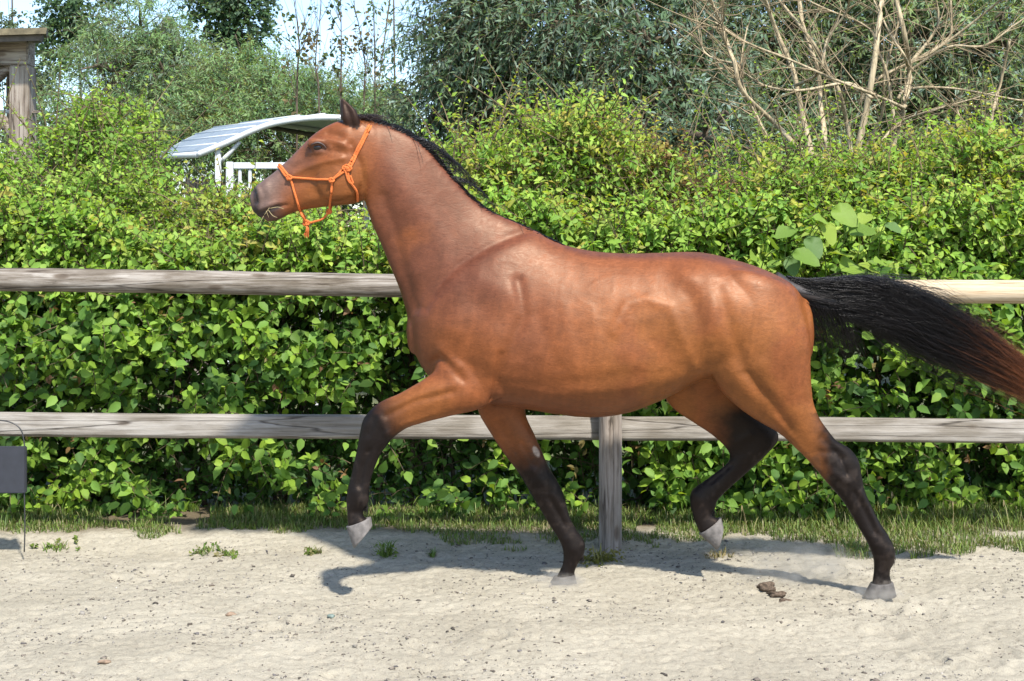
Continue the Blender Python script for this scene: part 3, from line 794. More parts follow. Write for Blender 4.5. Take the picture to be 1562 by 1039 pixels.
def post(x, seed, lab=None):
    v, f = [], []
    n, sides, r = 40, 20, .0585
    for i in range(n + 1):
        t = i / n
        z = -.25 + t * (1.50 + .25)
        for j in range(sides):
            th_ = 2 * math.pi * j / sides
            rr = r * (1 + .04 * math.sin(2 * th_ + seed) + .03 * (vnoise(np.array([t * 14 + seed]), np.array([j * .7]))[0] - .5))
            # a long drying split down the front
            cr = abs(th_ - (1.52 * math.pi + .06 * math.sin(9 * t)))
            if .15 < t < .55: rr -= .030 * math.exp(-(cr / .045) ** 2) * math.sin(math.pi * (t - .15) / .40) ** .5
            y, zc = math.sin(th_) * rr, math.cos(th_) * rr
            y = max(y, -r * .93) if cr > .3 else y
            v.append((x + zc, FD + y, z + (.012 * zc / r if i == n else 0)))
    for i in range(n):
        for j in range(sides):
            k = (j + 1) % sides
            f.append((i * sides + j, i * sides + k, (i + 1) * sides + k, (i + 1) * sides + j))
    f.append(tuple(n * sides + k for k in range(sides)))
    me = from_py('post', v, f, M_post)
    for p in me.polygons: p.use_smooth = len(p.vertices) == 4
    bmx = bmesh.new(); bmx.from_mesh(me); bmesh.ops.recalc_face_normals(bmx, faces=bmx.faces[:]); bmx.to_mesh(me); bmx.free()
    return link('post', me, fence)
post(px931, 2.0)
post(-3.35, 3.1)
post(4.4, 4.3)

# ------------------------------------------------------------------ dark board on a wire stand at the left
bd = empty('arena_marker_board', tuple(P(18, 820, 6.7)), 'plain dark grey board on a thin wire stand before the lower rail', 'marker board')
DB = 6.62
p0, p1 = P(-58, 752, DB), P(40, 681, DB)
c_ = (p0 + p1) / 2
link('board', bevel_box('board', c_, (abs(p1[0] - p0[0]), .03, abs(p1[2] - p0[2])), M_board, .004), bd)
loop = [P(-55, 685, DB), P(-52, 664, DB), P(-38, 646, DB), P(-9, 641, DB), P(18, 645, DB), P(33, 658, DB), P(38, 685, DB)]
link('wire_hoop', tube_mesh('wire_hoop', loop, .0035, M_wire, 7, 6), bd)
link('leg', tube_mesh('leg', [P(37, 748, DB), P(38, 800, DB), P(37, 842, DB)], .0035, M_wire, 7, 4), bd)
link('leg', tube_mesh('leg', [P(-54, 748, DB), P(-55, 800, DB), P(-54, 842, DB)], .0035, M_wire, 7, 4), bd)

# ------------------------------------------------------------------ curved shelter with a white frame
M_roof, nt, b, N, L = new_mat('ribbed_translucent_roofing')
tc = N('ShaderNodeTexCoord'); nz_ = N('ShaderNodeTexNoise'); nz_.inputs['Scale'].default_value = 9; nz_.inputs['Detail'].default_value = 5
L(tc.outputs['Object'], nz_.inputs['Vector'])
r = ramp(nt, [(.3, (.20, .245, .30)), (.7, (.29, .33, .38))]); L(nz_.outputs['Fac'], r.inputs['Fac']); L(r.outputs[0], b.inputs['Base Color'])
b.inputs['Roughness'].default_value = .35
M_beam = plain_mat('dark_shelter_beam', (.10, .085, .07), .7, .3, 20, .2)
sh = empty('curved_shelter', tuple(P(480, 370, 14) * np.array([1, 1, 0])), 'open shelter with a curved pale ribbed roof and white frame behind the hedge', 'shelter')
DN, DF_ = 14.0, 16.6
near_arc = catmull([P(x, y, DN) for x, y in [(302, 236), (348, 217), (385, 200), (421, 188), (480, 180), (540, 182), (600, 196), (645, 218), (690, 248)]], 8)
far_arc = catmull([P(x, y, DF_) for x, y in [(238, 240), (268, 225), (295, 211), (332, 198), (390, 191), (450, 193), (510, 204), (560, 224), (600, 250)]], 8)
nA = len(near_arc)
ribs = 11
for k in range(ribs):
    i0_, i1_ = int(k * (nA - 1) / ribs), int((k + 1) * (nA - 1) / ribs)
    v, f = [], []
    for i in range(i0_, i1_ + 1):
        e = .010 if i in (i0_, i1_) else 0.0
        for p in (near_arc[i], far_arc[i]):
            v.append(p + np.array([0, 0, .035 + e])); v.append(p + np.array([0, 0, .022]))
    for j in range(i1_ - i0_):
        a = j * 4
        f += [(a, a + 2, a + 6, a + 4), (a + 1, a + 5, a + 7, a + 3), (a, a + 4, a + 5, a + 1), (a + 2, a + 3, a + 7, a + 6)]
    f += [(0, 1, 3, 2), ((i1_ - i0_) * 4, (i1_ - i0_) * 4 + 2, (i1_ - i0_) * 4 + 3, (i1_ - i0_) * 4 + 1)]
    link('roof_panel', from_py('roof_panel', v, f, M_roof), sh)
for k in range(1, ribs):
    i = int(k * (nA - 1) / ribs)
    link('purlin', tube_mesh('purlin', [near_arc[i] + np.array([0, 0, .036]), far_arc[i] + np.array([0, 0, .036])], .016, M_white, 6, 1), sh)
link('roof_rim', tube_mesh('roof_rim', near_arc[::2], .034, M_white, 8, 2), sh)
link('roof_rim', tube_mesh('roof_rim', far_arc[::2], .034, M_white, 8, 2), sh)
link('eave_bar', tube_mesh('eave_bar', [near_arc[0], far_arc[0]], .034, M_white, 8, 1), sh)
link('eave_bar', tube_mesh('eave_bar', [near_arc[-1], far_arc[-1]], .034, M_white, 8, 1), sh)
for (x, y, d) in [(333, 228, DN + .05), (650, 222, DN + .05), (560, 226, DF_ - .05)]:
    t_ = P(x, y, d); link('post', bevel_box('post', (t_[0], t_[1], (t_[2] - .1) / 2), (.06, .06, t_[2] + .1), M_white, .006), sh)
link('brace', tube_mesh('brace', [P(336, 247, DN + .05), P(352, 232, DN + .05), P(366, 216, DN + .05)], .024, M_white, 8, 2), sh)
link('brace', tube_mesh('brace', [P(647, 247, DN + .05), P(632, 232, DN + .05), P(618, 212, DN + .05)], .024, M_white, 8, 2), sh)
link('tie_beam', tube_mesh('tie_beam', [P(400, 192, DN + 1.6), P(480, 206, DN + 1.2), P(560, 214, DN + 1.0)], .03, M_beam, 6, 2), sh)
# low plank box under the roof
for k in range(7):
    c_ = P(287 + k * 8, 370, 15.4)
    link('back_plank', bevel_box('back_plank', (c_[0], 15.4 + (k % 2) * .006, 1.15), (.056, .025, 2.45 - .04 * (k % 3)), M_shed, .003), sh)

# white gate beside the shelter
gate = empty('white_gate', tuple(P(410, 370, 12) * np.array([1, 1, 0])), 'white barred gate rising above the hedge in front of the horse\'s nose', 'gate')
DG = 12.0
def bar(name, x0, x1, y0, y1, dep=.05):
    a_, b2 = P(x0, y0, DG), P(x1, y1, DG)
    c_ = (a_ + b2) / 2
    link(name, bevel_box(name, c_, (abs(b2[0] - a_[0]), dep, abs(b2[2] - a_[2])), M_white, .006), gate)
bar('gate_post', 345.5, 356.5, 247, 634, .06)
bar('gate_post', 481, 492, 247, 634, .06)
bar('top_rail', 357, 480.6, 248, 258)
bar('bottom_rail', 357, 480.6, 560, 570)
for k in (0, 1, 6, 7):
    x = 363.5 + k * 15.3
    bar('gate_bar', x, x + 5, 258.4, 559.6, .022)

# ------------------------------------------------------------------ old timber shed corner at the left
shed = empty('timber_shed', tuple(P(36, 370, 9.6) * np.array([1, 1, 0])), 'corner of an old timber shed with mossy roof edge and grey post', 'shed')
DS = 9.6
def tim(name, x0, x1, y0, y1, dep, mat, d=DS, rot=None):
    a_, b2 = P(x0, y0, d), P(x1, y1, d)
    c_ = (a_ + b2) / 2
    return link(name, bevel_box(name, c_, (abs(b2[0] - a_[0]), dep, abs(b2[2] - a_[2])), mat, .008, rot), shed)
tim('post', 20, 50, 102, 700, .16, M_shed)
tim('post', -190, -160, 100, 700, .16, M_shed)
tim('beam', -230, 48, 60, 101.5, .16, M_shed_h)
tim('post', 13, 24, 100, 700, .1, M_shed, DS + 1.5)
tim('tie_plank', 50.5, 62, 169, 174, .05, M_shed_h)
tim('wall_plank', -230, 19, 168, 173, .04, M_white, DS + .3)
M_moss = plain_mat('mossy_roof_felt', (.15, .125, .075), .95, .45, 14, .7)
M_fascia = plain_mat('dark_roof_board', (.085, .07, .055), .85, .3, 20, .4)
def slab(name, q, mat):
    v = [P(*p) for p in q]
    return link(name, from_py(name, v, [(0, 1, 2, 3), (7, 6, 5, 4), (0, 4, 5, 1), (1, 5, 6, 2), (2, 6, 7, 3), (3, 7, 4, 0)], mat), shed)
slab('roof_slab', [(-260, 50, 9.3), (72, 42, 9.3), (74, 50, 11.6), (-260, 56, 11.6), (-260, 62, 9.3), (70, 51.5, 9.3), (72, 58, 11.6), (-260, 66, 11.6)][:8], M_moss)
slab('roof_board', [(-260, 62.5, 9.33), (66, 52, 9.33), (68, 58.5, 11.5), (-260, 67, 11.5), (-260, 72, 9.33), (62, 62, 9.33), (64, 66, 11.5), (-260, 76, 11.5)], M_fascia)
# curved brace by the post
link('brace', tube_mesh('brace', [P(-25, 165, DS), P(-5, 178, DS), P(8, 190, DS), P(22, 208, DS)], [.05, .05, .045, .04], M_shed_h, 8, 4), shed)
link('brace', tube_mesh('brace', [P(-40, 130, DS), P(-10, 122, DS), P(8, 108, DS), P(20, 100, DS)], [.03, .04, .04, .04], M_shed_h, 8, 4), shed)

# ------------------------------------------------------------------ the horse
D0 = 6.0

def loft(stations, per=5, nv=28, n_exp=2.2, cap_a=True, cap_b=True):
    """stations: (ax, ay, bx, by, half width, depth offset, skew). Sections run from edge A to edge B (photo positions), with real depth."""
    S = catmull(np.array(stations, float), per)
    th = np.arange(nv) * 2 * np.pi / nv
    rings = []
    for s in S:
        d = D0 + s[5]
        A, B = P(s[0], s[1], d), P(s[2], s[3], d)
        c, v = (A + B) / 2, (A - B) / 2
        cs, sn = np.cos(th), np.sin(th)
        e = 2.0 / n_exp
        sv = np.sign(sn) * np.abs(sn) ** e
        cv = np.sign(cs) * np.abs(cs) ** e * (1 - s[6] * sv)
        rings.append(c + sv[:, None] * v + cv[:, None] * np.array([0, s[4], 0]))
    def cap(first, second):
        # a rounded end: two shrinking rings beyond the last one
        c = first.mean(0); dirn = c - second.mean(0)
        ext = np.linalg.norm(first - c, axis=1).mean() * 0.45
        dirn = dirn / (np.linalg.norm(dirn) + 1e-9) * ext
        return [c + (first - c) * 0.82 + dirn * 0.55, c + (first - c) * 0.45 + dirn * 0.9]
    if cap_a:
        r = cap(rings[0], rings[1]); rings = [r[1], r[0]] + rings
    if cap_b:
        r = cap(rings[-1], rings[-2]); rings = rings + [r[0], r[1]]
    V = np.concatenate(rings)
    n = len(rings)
    F = []
    for i in range(n - 1):
        for j in range(nv):
            k = (j + 1) % nv
            F.append((i * nv + j, i * nv + k, (i + 1) * nv + k, (i + 1) * nv + j))
    F.append(tuple(range(nv - 1, -1, -1)))
    F.append(tuple((n - 1) * nv + k for k in range(nv)))
    return V, F

def lump(px, py, dy, rx, ry, rd, ang=0):
    """an ellipsoid muscle: radii rx, ry in photo pixels, rd metres deep"""
    c = P(px, py, D0 + dy)
    s = (D0 + dy) / F_PX
    V, F = [], []
    nu, nw = 20, 12
    ca, sa = math.cos(math.radians(ang)), math.sin(math.radians(ang))
    for i in range(nw + 1):
        ph = math.pi * i / nw
        for j in range(nu):
            t = 2 * math.pi * j / nu
            x, z, y = rx * s * math.sin(ph) * math.cos(t), ry * s * math.cos(ph), rd * math.sin(ph) * math.sin(t)
            V.append(c + np.array([x * ca + z * sa, y, -x * sa + z * ca]))
    for i in range(nw):
        for j in range(nu):
            k = (j + 1) % nu
            F.append((i * nu + j, i * nu + k, (i + 1) * nu + k, (i + 1) * nu + j))
    return np.array(V), F

torso = [
    (1222, 452, 1229, 560, .09, 0, 0), (1206, 432, 1212, 600, .17, 0, 0), (1175, 415, 1175, 596, .235, 0, .05), (1125, 397, 1120, 588, .275, 0, .08),
    (1070, 385, 1075, 576, .28, 0, .12), (1020, 385, 1020, 604, .275, 0, .18), (960, 386, 960, 628, .285, 0, .22), (905, 383, 905, 636, .285, 0, .26),
    (855, 371, 855, 632, .27, 0, .32), (815, 353, 810, 625, .245, 0, .36), (770, 346, 765, 618, .225, 0, .34), (730, 345, 725, 612, .205, 0, .3),
    (695, 360, 690, 604, .19, 0, .2), (664, 390, 662, 582, .165, 0, .1), (641, 430, 645, 562, .13, 0, .05), (628, 470, 634, 540, .08, 0, 0)]
neck = [
    (556, 184, 556, 300, .062, 0, .0), (588, 190, 560, 318, .07, 0, .12), (620, 203, 569, 345, .075, 0, .25), (655, 229, 581, 372, .078, 0, .3), (700, 281, 596, 408, .088, 0, .32),
    (742, 318, 609, 440, .105, 0, .32), (790, 340, 620, 478, .125, 0, .3), (828, 356, 628, 520, .15, 0, .28)]
head = [
    (386, 290, 391, 327, .028, 0, 0), (391, 284, 397, 332, .045, 0, 0), (403, 274, 412, 332, .05, 0, 0), (418, 263, 431, 330, .047, 0, .05), (438, 245, 455, 322, .05, 0, .05),
    (456, 227, 486, 317, .058, 0, .1), (473, 210, 514, 314, .075, 0, .05), (492, 196, 540, 311, .09, 0, 0), (516, 185, 560, 302, .09, 0, -.05), (540, 181, 574, 285, .078, 0, 0), (562, 184, 586, 255, .065, 0, .1)]
chin = [(402, 322, 408, 338, .018, 0, 0), (414, 316, 420, 337, .026, 0, 0), (428, 312, 432, 332, .03, 0, 0), (446, 305, 450, 322, .034, 0, 0)]
near_fore = [
    (684, 500, 770, 580, .075, -.11, 0), (664, 560, 752, 612, .08, -.14, 0), (648, 577, 725, 626, .072, -.155, 0), (628, 590, 690, 634, .06, -.16, 0), (606, 602, 653, 643, .05, -.16, 0), (584, 611, 626, 651, .044, -.16, 0),
    (567, 623, 610, 660, .043, -.16, 0), (554, 640, 597, 671, .043, -.16, 0), (549, 660, 588, 683, .039, -.16, 0), (545, 682, 581, 692, .032, -.16, 0), (540, 705, 572, 713, .027, -.16, 0), (535, 727, 566, 731, .027, -.16, 0),
    (530, 748, 563, 750, .032, -.16, 0), (528, 762, 563, 764, .034, -.16, 0), (529, 776, 556, 777, .029, -.16, 0), (530, 790, 554, 786, .028, -.16, 0), (531, 804, 562, 793, .034, -.16, 0)]
far_fore = [
    (690, 540, 800, 560, .07, .1, 0), (722, 600, 803, 605, .075, .115, 0), (731, 632, 802, 632, .068, .12, 0), (749, 662, 816, 664, .057, .12, 0), (769, 692, 828, 692, .047, .12, 0), (787, 716, 838, 714, .041, .12, 0),
    (800, 736, 849, 732, .043, .12, 0), (812, 758, 859, 752, .041, .12, 0), (825, 779, 864, 770, .033, .12, 0), (838, 801, 870, 790, .027, .12, 0), (848, 816, 880, 808, .029, .12, 0), (856, 832, 892, 826, .034, .12, 0),
    (859, 846, 891, 845, .034, .12, 0), (858, 860, 882, 860, .028, .12, 0), (853, 872, 877, 871, .028, .12, 0), (848, 882, 877, 879, .034, .12, 0)]
near_hind = [
    (1095, 420, 1215, 450, .10, -.13, 0), (1080, 490, 1233, 505, .12, -.15, 0), (1078, 545, 1236, 550, .12, -.155, 0), (1092, 586, 1237, 586, .105, -.155, 0), (1120, 616, 1240, 612, .085, -.15, 0), (1153, 640, 1249, 636, .068, -.145, 0),
    (1187, 660, 1262, 655, .056, -.14, 0), (1213, 683, 1276, 672, .047, -.135, 0), (1237, 707, 1296, 684, .043, -.13, 0), (1256, 730, 1309, 702, .043, -.13, 0), (1272, 748, 1314, 726, .04, -.13, 0), (1286, 765, 1319, 748, .034, -.13, 0),
    (1298, 784, 1329, 771, .028, -.13, 0), (1309, 804, 1341, 794, .028, -.13, 0), (1320, 822, 1354, 815, .032, -.13, 0), (1329, 840, 1364, 837, .035, -.13, 0), (1333, 855, 1364, 855, .033, -.13, 0), (1333, 869, 1358, 869, .029, -.13, 0),
    (1332, 880, 1358, 880, .029, -.13, 0), (1330, 892, 1361, 890, .034, -.13, 0)]
far_hind = [
    (1060, 500, 1190, 500, .10, .12, 0), (1022, 568, 1168, 560, .10, .14, 0), (1012, 598, 1140, 588, .09, .14, 0), (1026, 622, 1139, 604, .075, .14, 0), (1056, 643, 1148, 622, .062, .14, 0), (1085, 662, 1164, 638, .05, .14, 0),
    (1105, 680, 1182, 653, .044, .14, 0), (1113, 694, 1187, 672, .042, .14, 0), (1111, 704, 1165, 697, .038, .14, 0), (1103, 712, 1144, 717, .031, .14, 0), (1090, 722, 1124, 735, .027, .14, 0), (1074, 734, 1107, 750, .029, .14, 0), (1058, 746, 1094, 764, .034, .14, 0),
    (1052, 760, 1091, 775, .034, .14, 0), (1055, 778, 1086, 783, .029, .14, 0), (1060, 795, 1088, 787, .028, .14, 0), (1067, 812, 1098, 792, .034, .14, 0)]
ear = lambda s: [(521, 149, 524, 149, .004, s * .05, 0), (521, 158, 532, 157, .014, s * .052, 0), (521, 170, 543, 168, .021, s * .052, 0), (522, 183, 549, 181, .025, s * .05, 0), (529, 194, 549, 191, .022, s * .046, 0), (534, 205, 546, 204, .02, s * .04, 0)]

pieces = [loft(torso, n_exp=2.1, nv=40), loft(neck, nv=32), loft(head, nv=32, n_exp=2.3), loft(chin, nv=20), loft(near_fore), loft(far_fore), loft(near_hind), loft(far_hind),
          loft(ear(-1), nv=16), loft([(a[0] - 2, a[1] + 1, a[2] - 2, a[3] + 1, *a[4:]) for a in ear(1)], nv=16)]
for s in (-1, 1):
    pieces += [lump(748, 560, s * .15, 46, 52, .06, 10),         # triceps
               lump(668, 518, s * .07, 33, 46, .075, -10),       # breast
               lump(512, 272, s * .055, 32, 34, .042, 0),        # cheek
               lump(484, 222, s * .070, 17, 11, .016, 25),       # eye socket
               lump(398, 300, s * .032, 12, 15, .020, 0)]        # nostril
V, F, off = [], [], 0
for v, f in pieces:
    V.append(v); F += [tuple(i + off for i in q) for q in f]; off += len(v)
raw = from_py('horse_raw', np.concatenate(V), F)
bm = bmesh.new(); bm.from_mesh(raw); 
bmesh.ops.recalc_face_normals(bm, faces=bm.faces[:]); bm.to_mesh(raw); bm.free()
tmp = bpy.data.objects.new('tmp_body', raw); col.objects.link(tmp)
md = tmp.modifiers.new('r', 'REMESH'); md.mode = 'VOXEL'; md.voxel_size = 0.0062; md.adaptivity = 0.0
dg = bpy.context.evaluated_depsgraph_get()
body = bpy.data.meshes.new_from_object(tmp.evaluated_get(dg))
bpy.data.objects.remove(tmp); bpy.data.meshes.remove(raw)
body.name = 'horse_body'

nv_ = len(body.vertices)
co = np.empty(nv_ * 3, np.float32); body.vertices.foreach_get('co', co); co = co.reshape(-1, 3).astype(float)
ed = np.empty(len(body.edges) * 2, np.int32); body.edges.foreach_get('vertices', ed); ed = ed.reshape(-1, 2)
deg = np.bincount(ed.ravel(), minlength=nv_)[:, None].astype(float)
def avg(x):
    out = np.zeros_like(x)
    for k in range(x.shape[1]):
        out[:, k] = np.bincount(ed[:, 0], x[ed[:, 1], k], nv_) + np.bincount(ed[:, 1], x[ed[:, 0], k], nv_)
    return out / deg
def proj(c, flat=False):
    d = D0 if flat else c[:, 1]
    return CX + c[:, 0] * F_PX / d, HY - (c[:, 2] - CAM_H) * F_PX / d
for it in range(14):
    co += 0.55 * (avg(co) - co)
    co -= 0.57 * (avg(co) - co)
px, py = proj(co)
# where muscle runs into muscle the joins are drawn smooth, the legs and head stay crisp
w = smoothstep(620, 690, px) * (1 - smoothstep(560, 625, py))
w = np.maximum(w, np.exp(-((px - 690) / 55) ** 2 - ((py - 560) / 45) ** 2))
w = np.maximum(w, 0.8 * np.exp(-((px - 1150) / 70) ** 2 - ((py - 590) / 50) ** 2))
w = np.maximum(w, 0.8 * np.exp(-((px - 570) / 45) ** 2 - ((py - 250) / 70) ** 2))
w = np.maximum(w, 0.55 * smoothstep(540, 600, px) * (1 - smoothstep(500, 560, py)))
w = np.maximum(w, 0.02 * (px < 560) * (py < 345) * (py > 195))
w = np.maximum(w, 0.012 * (py > 600))
w = w[:, None]
for it in range(60):
    co += 0.5 * w * (avg(co) - co)
    co -= 0.46 * w * (avg(co) - co)
for it in range(16):
    co += 0.35 * w * (avg(co) - co)

def normals(c):
    body.vertices.foreach_set('co', c.astype(np.float32).ravel()); body.update()
    n = np.empty(nv_ * 3, np.float32); body.vertex_normals.foreach_get('vector', n)
    return n.reshape(-1, 3).astype(float)

def seg_dist(px, py, pts):
    best = np.full(len(px), 1e9); side = np.zeros(len(px))
    for (ax, ay), (bx, by) in zip(pts[:-1], pts[1:]):
        dx, dy = bx - ax, by - ay
        t = np.clip(((px - ax) * dx + (py - ay) * dy) / (dx * dx + dy * dy), 0, 1)
        ex, ey = px - (ax + t * dx), py - (ay + t * dy)
        d = np.hypot(ex, ey)
        better = d < best
        best = np.where(better, d, best)
    return best

# muscle, bone and skin relief, both flanks: (line in the picture, half width px, height mm)
relief = [
    ([(806, 352), (745, 378), (700, 405), (672, 432), (650, 470)], 8, -13), ([(800, 375), (735, 410), (700, 450), (690, 500)], 22, 9),
    ([(585, 300), (600, 345), (615, 405), (634, 470)], 9, -8), ([(600, 260), (640, 330), (670, 400)], 26, 5), ([(566, 320), (586, 380), (604, 430)], 9, 5),
    ([(790, 430), (800, 480), (775, 540), (758, 585), (752, 615)], 9, -10), ([(770, 455), (752, 520), (738, 585)], 18, 8), ([(764, 540), (757, 580), (751, 614)], 4.5, -9),
    ([(735, 432), (780, 440), (800, 475)], 16, 5), ([(690, 470), (720, 460), (760, 490)], 16, -5), ([(655, 470), (668, 520), (700, 560)], 14, 6),
    ([(652, 556), (672, 546), (690, 562), (706, 580)], 6, -8), ([(676, 534), (700, 560)], 8, 5),
    ([(936, 505), (956, 464), (990, 457), (1022, 469), (1036, 505), (1060, 560)], 9, 6.5), ([(985, 510), (1015, 545)], 26, -9), ([(1050, 445), (1070, 500), (1078, 560)], 13, -7),
    ([(1040, 412), (1056, 428)], 16, 5), ([(1066, 395), (1095, 440), (1085, 520), (1082, 570)], 15, 7), ([(1095, 440), (1112, 500), (1135, 560), (1160, 600)], 11, -9),
    ([(1100, 500), (1115, 560), (1150, 605)], 12, 5), ([(1165, 470), (1185, 540), (1205, 620)], 26, 6), ([(1215, 470), (1218, 540), (1225, 610)], 10, -4), ([(1140, 570), (1175, 610), (1205, 655)], 7, -7), ([(1165, 560), (1200, 615), (1235, 670)], 13, 5),
    ([(1185, 640), (1235, 700), (1262, 740)], 6, 4), ([(1255, 668), (1285, 700)], 6, -6), ([(1304, 752), (1322, 785), (1336, 815)], 3.5, -6), ([(1312, 750), (1344, 812)], 3.5, 3), ([(1272, 722), (1292, 735)], 6, 5), ([(1283, 700), (1292, 722)], 4, -5), ([(1345, 832), (1350, 846)], 8, 4), ([(1250, 690), (1275, 690)], 5, -4),
    ([(590, 634), (632, 612), (690, 598)], 5, -8), ([(600, 620), (650, 600), (700, 585)], 8, 4), ([(612, 648), (660, 632)], 5, 3), ([(580, 640), (592, 660)], 6, 4), ([(562, 688), (553, 715), (548, 742)], 3.2, -5), ([(572, 690), (562, 738)], 3.5, 3), ([(545, 752), (548, 765)], 7, 4), ([(590, 660), (586, 676)], 4, 4), ([(570, 640), (562, 662)], 5, -3), ([(540, 783), (552, 782)], 4, -3),
    ([(760, 650), (800, 715)], 7, -4), ([(838, 765), (862, 808)], 3.2, -5), ([(846, 760), (872, 806)], 3.5, 3), ([(815, 722), (830, 745)], 6, 4), ([(870, 830), (875, 845)], 8, 4), ([(795, 680), (815, 715)], 4, -4), ([(828, 700), (836, 735)], 4, 3), ([(1122, 716), (1090, 744)], 3.2, -5), ([(1130, 680), (1150, 668)], 7, 4), ([(1066, 760), (1074, 770)], 8, 4),
    ([(446, 266), (470, 254), (500, 246), (522, 241)], 5, 7), ([(447, 282), (485, 268), (500, 262)], 9, -5), ([(535, 222), (549, 250), (555, 280), (546, 304)], 6, -9), ([(502, 255), (526, 268), (530, 290)], 18, 5), ([(470, 305), (500, 298), (535, 297)], 6, 3),
    ([(495, 213), (515, 217), (534, 225)], 4.5, 6), ([(500, 203), (520, 208)], 5.5, -7), ([(500, 228), (525, 234)], 5, -4), ([(468, 225), (476, 217), (486, 214), (497, 219), (503, 226)], 3.2, 4.5), ([(472, 232), (484, 234.5), (496, 230)], 3, 3.5), ([(475, 226), (493, 226)], 4.5, -6), ([(462, 236), (470, 248), (464, 258)], 9, -4),
    ([(387, 290), (389, 300), (391, 308)], 3.2, -11), ([(393, 287), (397, 300), (395, 311)], 4, 4), ([(394, 326), (408, 320), (424, 315), (437, 313)], 2.4, -6), ([(442, 256), (428, 285), (422, 303)], 9, -4), ([(405, 283), (412, 300), (410, 314)], 7, 4), ([(396, 320), (412, 313), (428, 308)], 4, 4),
    ([(880, 450), (1000, 430)], 60, 3), ([(820, 480), (850, 560)], 12, -4), ([(860, 470), (880, 570)], 9, 2), ([(905, 480), (920, 580)], 9, 2), ([(760, 612), (860, 600), (960, 590), (1040, 575)], 9, 3), ([(760, 588), (860, 585), (980, 570)], 10, -3),
    ([(527, 158), (534, 176), (537, 192)], 4.5, -9)]
# broad muscle masses: (x, y, radius x, radius y, turn, height mm)
mounds = [(735, 465, 52, 95, 28, 22), (752, 545, 36, 50, 10, 12), (690, 500, 24, 50, -5, 8), (1135, 455, 55, 60, 20, 14), (1048, 428, 20, 17, 0, 9), (1165, 535, 55, 75, 0, 16), (1205, 500, 22, 55, 0, 8),
          (612, 290, 26, 60, -32, 14), (655, 350, 36, 60, -35, 8), (640, 420, 26, 50, -20, 7), (1015, 530, 40, 35, 0, -12), (1085, 560, 18, 30, 10, 8)]
for _ in range(1):
    n = normals(co)
    px, py = proj(co)
    fx, fy = proj(co, flat=True)
    near = co[:, 1] < D0
    qx, qy = np.where(near, px, fx), np.where(near, py, fy)
    facing = smoothstep(0.1, 0.6, np.abs(n[:, 1]))
    leg = (py > 640)
    ok = np.where(near, 1.0, np.where(leg | (qy > 600), 1.0, 1.0))
    disp = np.zeros(nv_)
    for pts, sig, mm in relief:
        d = seg_dist(qx, qy, pts)
        boost = 1.55 if min(p[1] for p in pts) > 610 else (1.3 if max(p[0] for p in pts) < 560 else 1.0)
        disp += np.exp(-(d / sig) ** 2) * mm * boost * 0.001
    for mx_, my_, rx_, ry_, an_, mm in mounds:
        ca_, sa_ = math.cos(math.radians(an_)), math.sin(math.radians(an_))
        ex, ey = qx - mx_, qy - my_
        disp += np.exp(-((ex * ca_ + ey * sa_) / rx_) ** 2 - ((-ex * sa_ + ey * ca_) / ry_) ** 2) * mm * 0.001
    legs_far = (~near) & (py > 610)
    disp = np.where(legs_far, disp * ((px < 900) | (px < 1200)), disp)
    co += n * (disp * facing)[:, None]
for it in range(3):
    co += 0.4 * (avg(co) - co)
# small veins and skin unevenness
n = normals(co)
px, py = proj(co)
u = fbm(px / 40, py / 40, 2) - 0.5
u2 = 1 - np.abs(fbm(px / 34 + 40, py / 34 + 9, 2) - 0.5) * 9
body_w = smoothstep(560, 640, px)
co += n * ((u * 0.004 + np.clip(u2, 0, 1) * 0.0006) * body_w)[:, None]
n = normals(co)
px, py = proj(co)

# coat colour, a bay: red brown body, black points, dark muzzle
def mixc(a, b, t): return a * (1 - t)[:, None] + np.asarray(b)[None] * t[:, None]
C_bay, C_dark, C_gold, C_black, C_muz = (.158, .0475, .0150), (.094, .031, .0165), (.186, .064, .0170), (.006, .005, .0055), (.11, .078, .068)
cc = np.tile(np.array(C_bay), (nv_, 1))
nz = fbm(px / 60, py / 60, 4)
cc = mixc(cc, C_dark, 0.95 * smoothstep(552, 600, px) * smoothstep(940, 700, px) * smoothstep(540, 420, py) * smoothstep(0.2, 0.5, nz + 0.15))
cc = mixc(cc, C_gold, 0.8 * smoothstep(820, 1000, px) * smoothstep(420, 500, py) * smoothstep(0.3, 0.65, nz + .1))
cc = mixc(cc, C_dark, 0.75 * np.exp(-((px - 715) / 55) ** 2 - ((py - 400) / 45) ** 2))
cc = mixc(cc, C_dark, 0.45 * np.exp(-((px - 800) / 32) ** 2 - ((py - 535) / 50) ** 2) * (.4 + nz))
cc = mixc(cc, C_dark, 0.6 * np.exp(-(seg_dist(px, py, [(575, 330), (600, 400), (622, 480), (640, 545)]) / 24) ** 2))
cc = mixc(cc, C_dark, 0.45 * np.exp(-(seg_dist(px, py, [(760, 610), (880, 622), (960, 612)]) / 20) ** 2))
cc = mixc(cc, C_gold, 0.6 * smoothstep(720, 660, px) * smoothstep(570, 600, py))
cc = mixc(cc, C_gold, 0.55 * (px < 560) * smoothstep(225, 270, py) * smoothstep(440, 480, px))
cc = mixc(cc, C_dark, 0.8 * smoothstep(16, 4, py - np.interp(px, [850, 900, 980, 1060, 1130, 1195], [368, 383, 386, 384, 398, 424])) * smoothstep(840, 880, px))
jit = (fbm(px / 9, py / 9, 3) - 0.5) * 14
t = smoothstep(640, 572, px - (py - 640) * 0.55 + jit) * (py > 575) * (px < 700)
cc = mixc(cc, C_black, t)
t = smoothstep(655, 735, py + (px - 790) * 0.25 + jit) * (px > 700) * (px < 960)
cc = mixc(cc, C_black, t)
ax = (px - 1225) * 0.78 + (py - 690) * 0.62
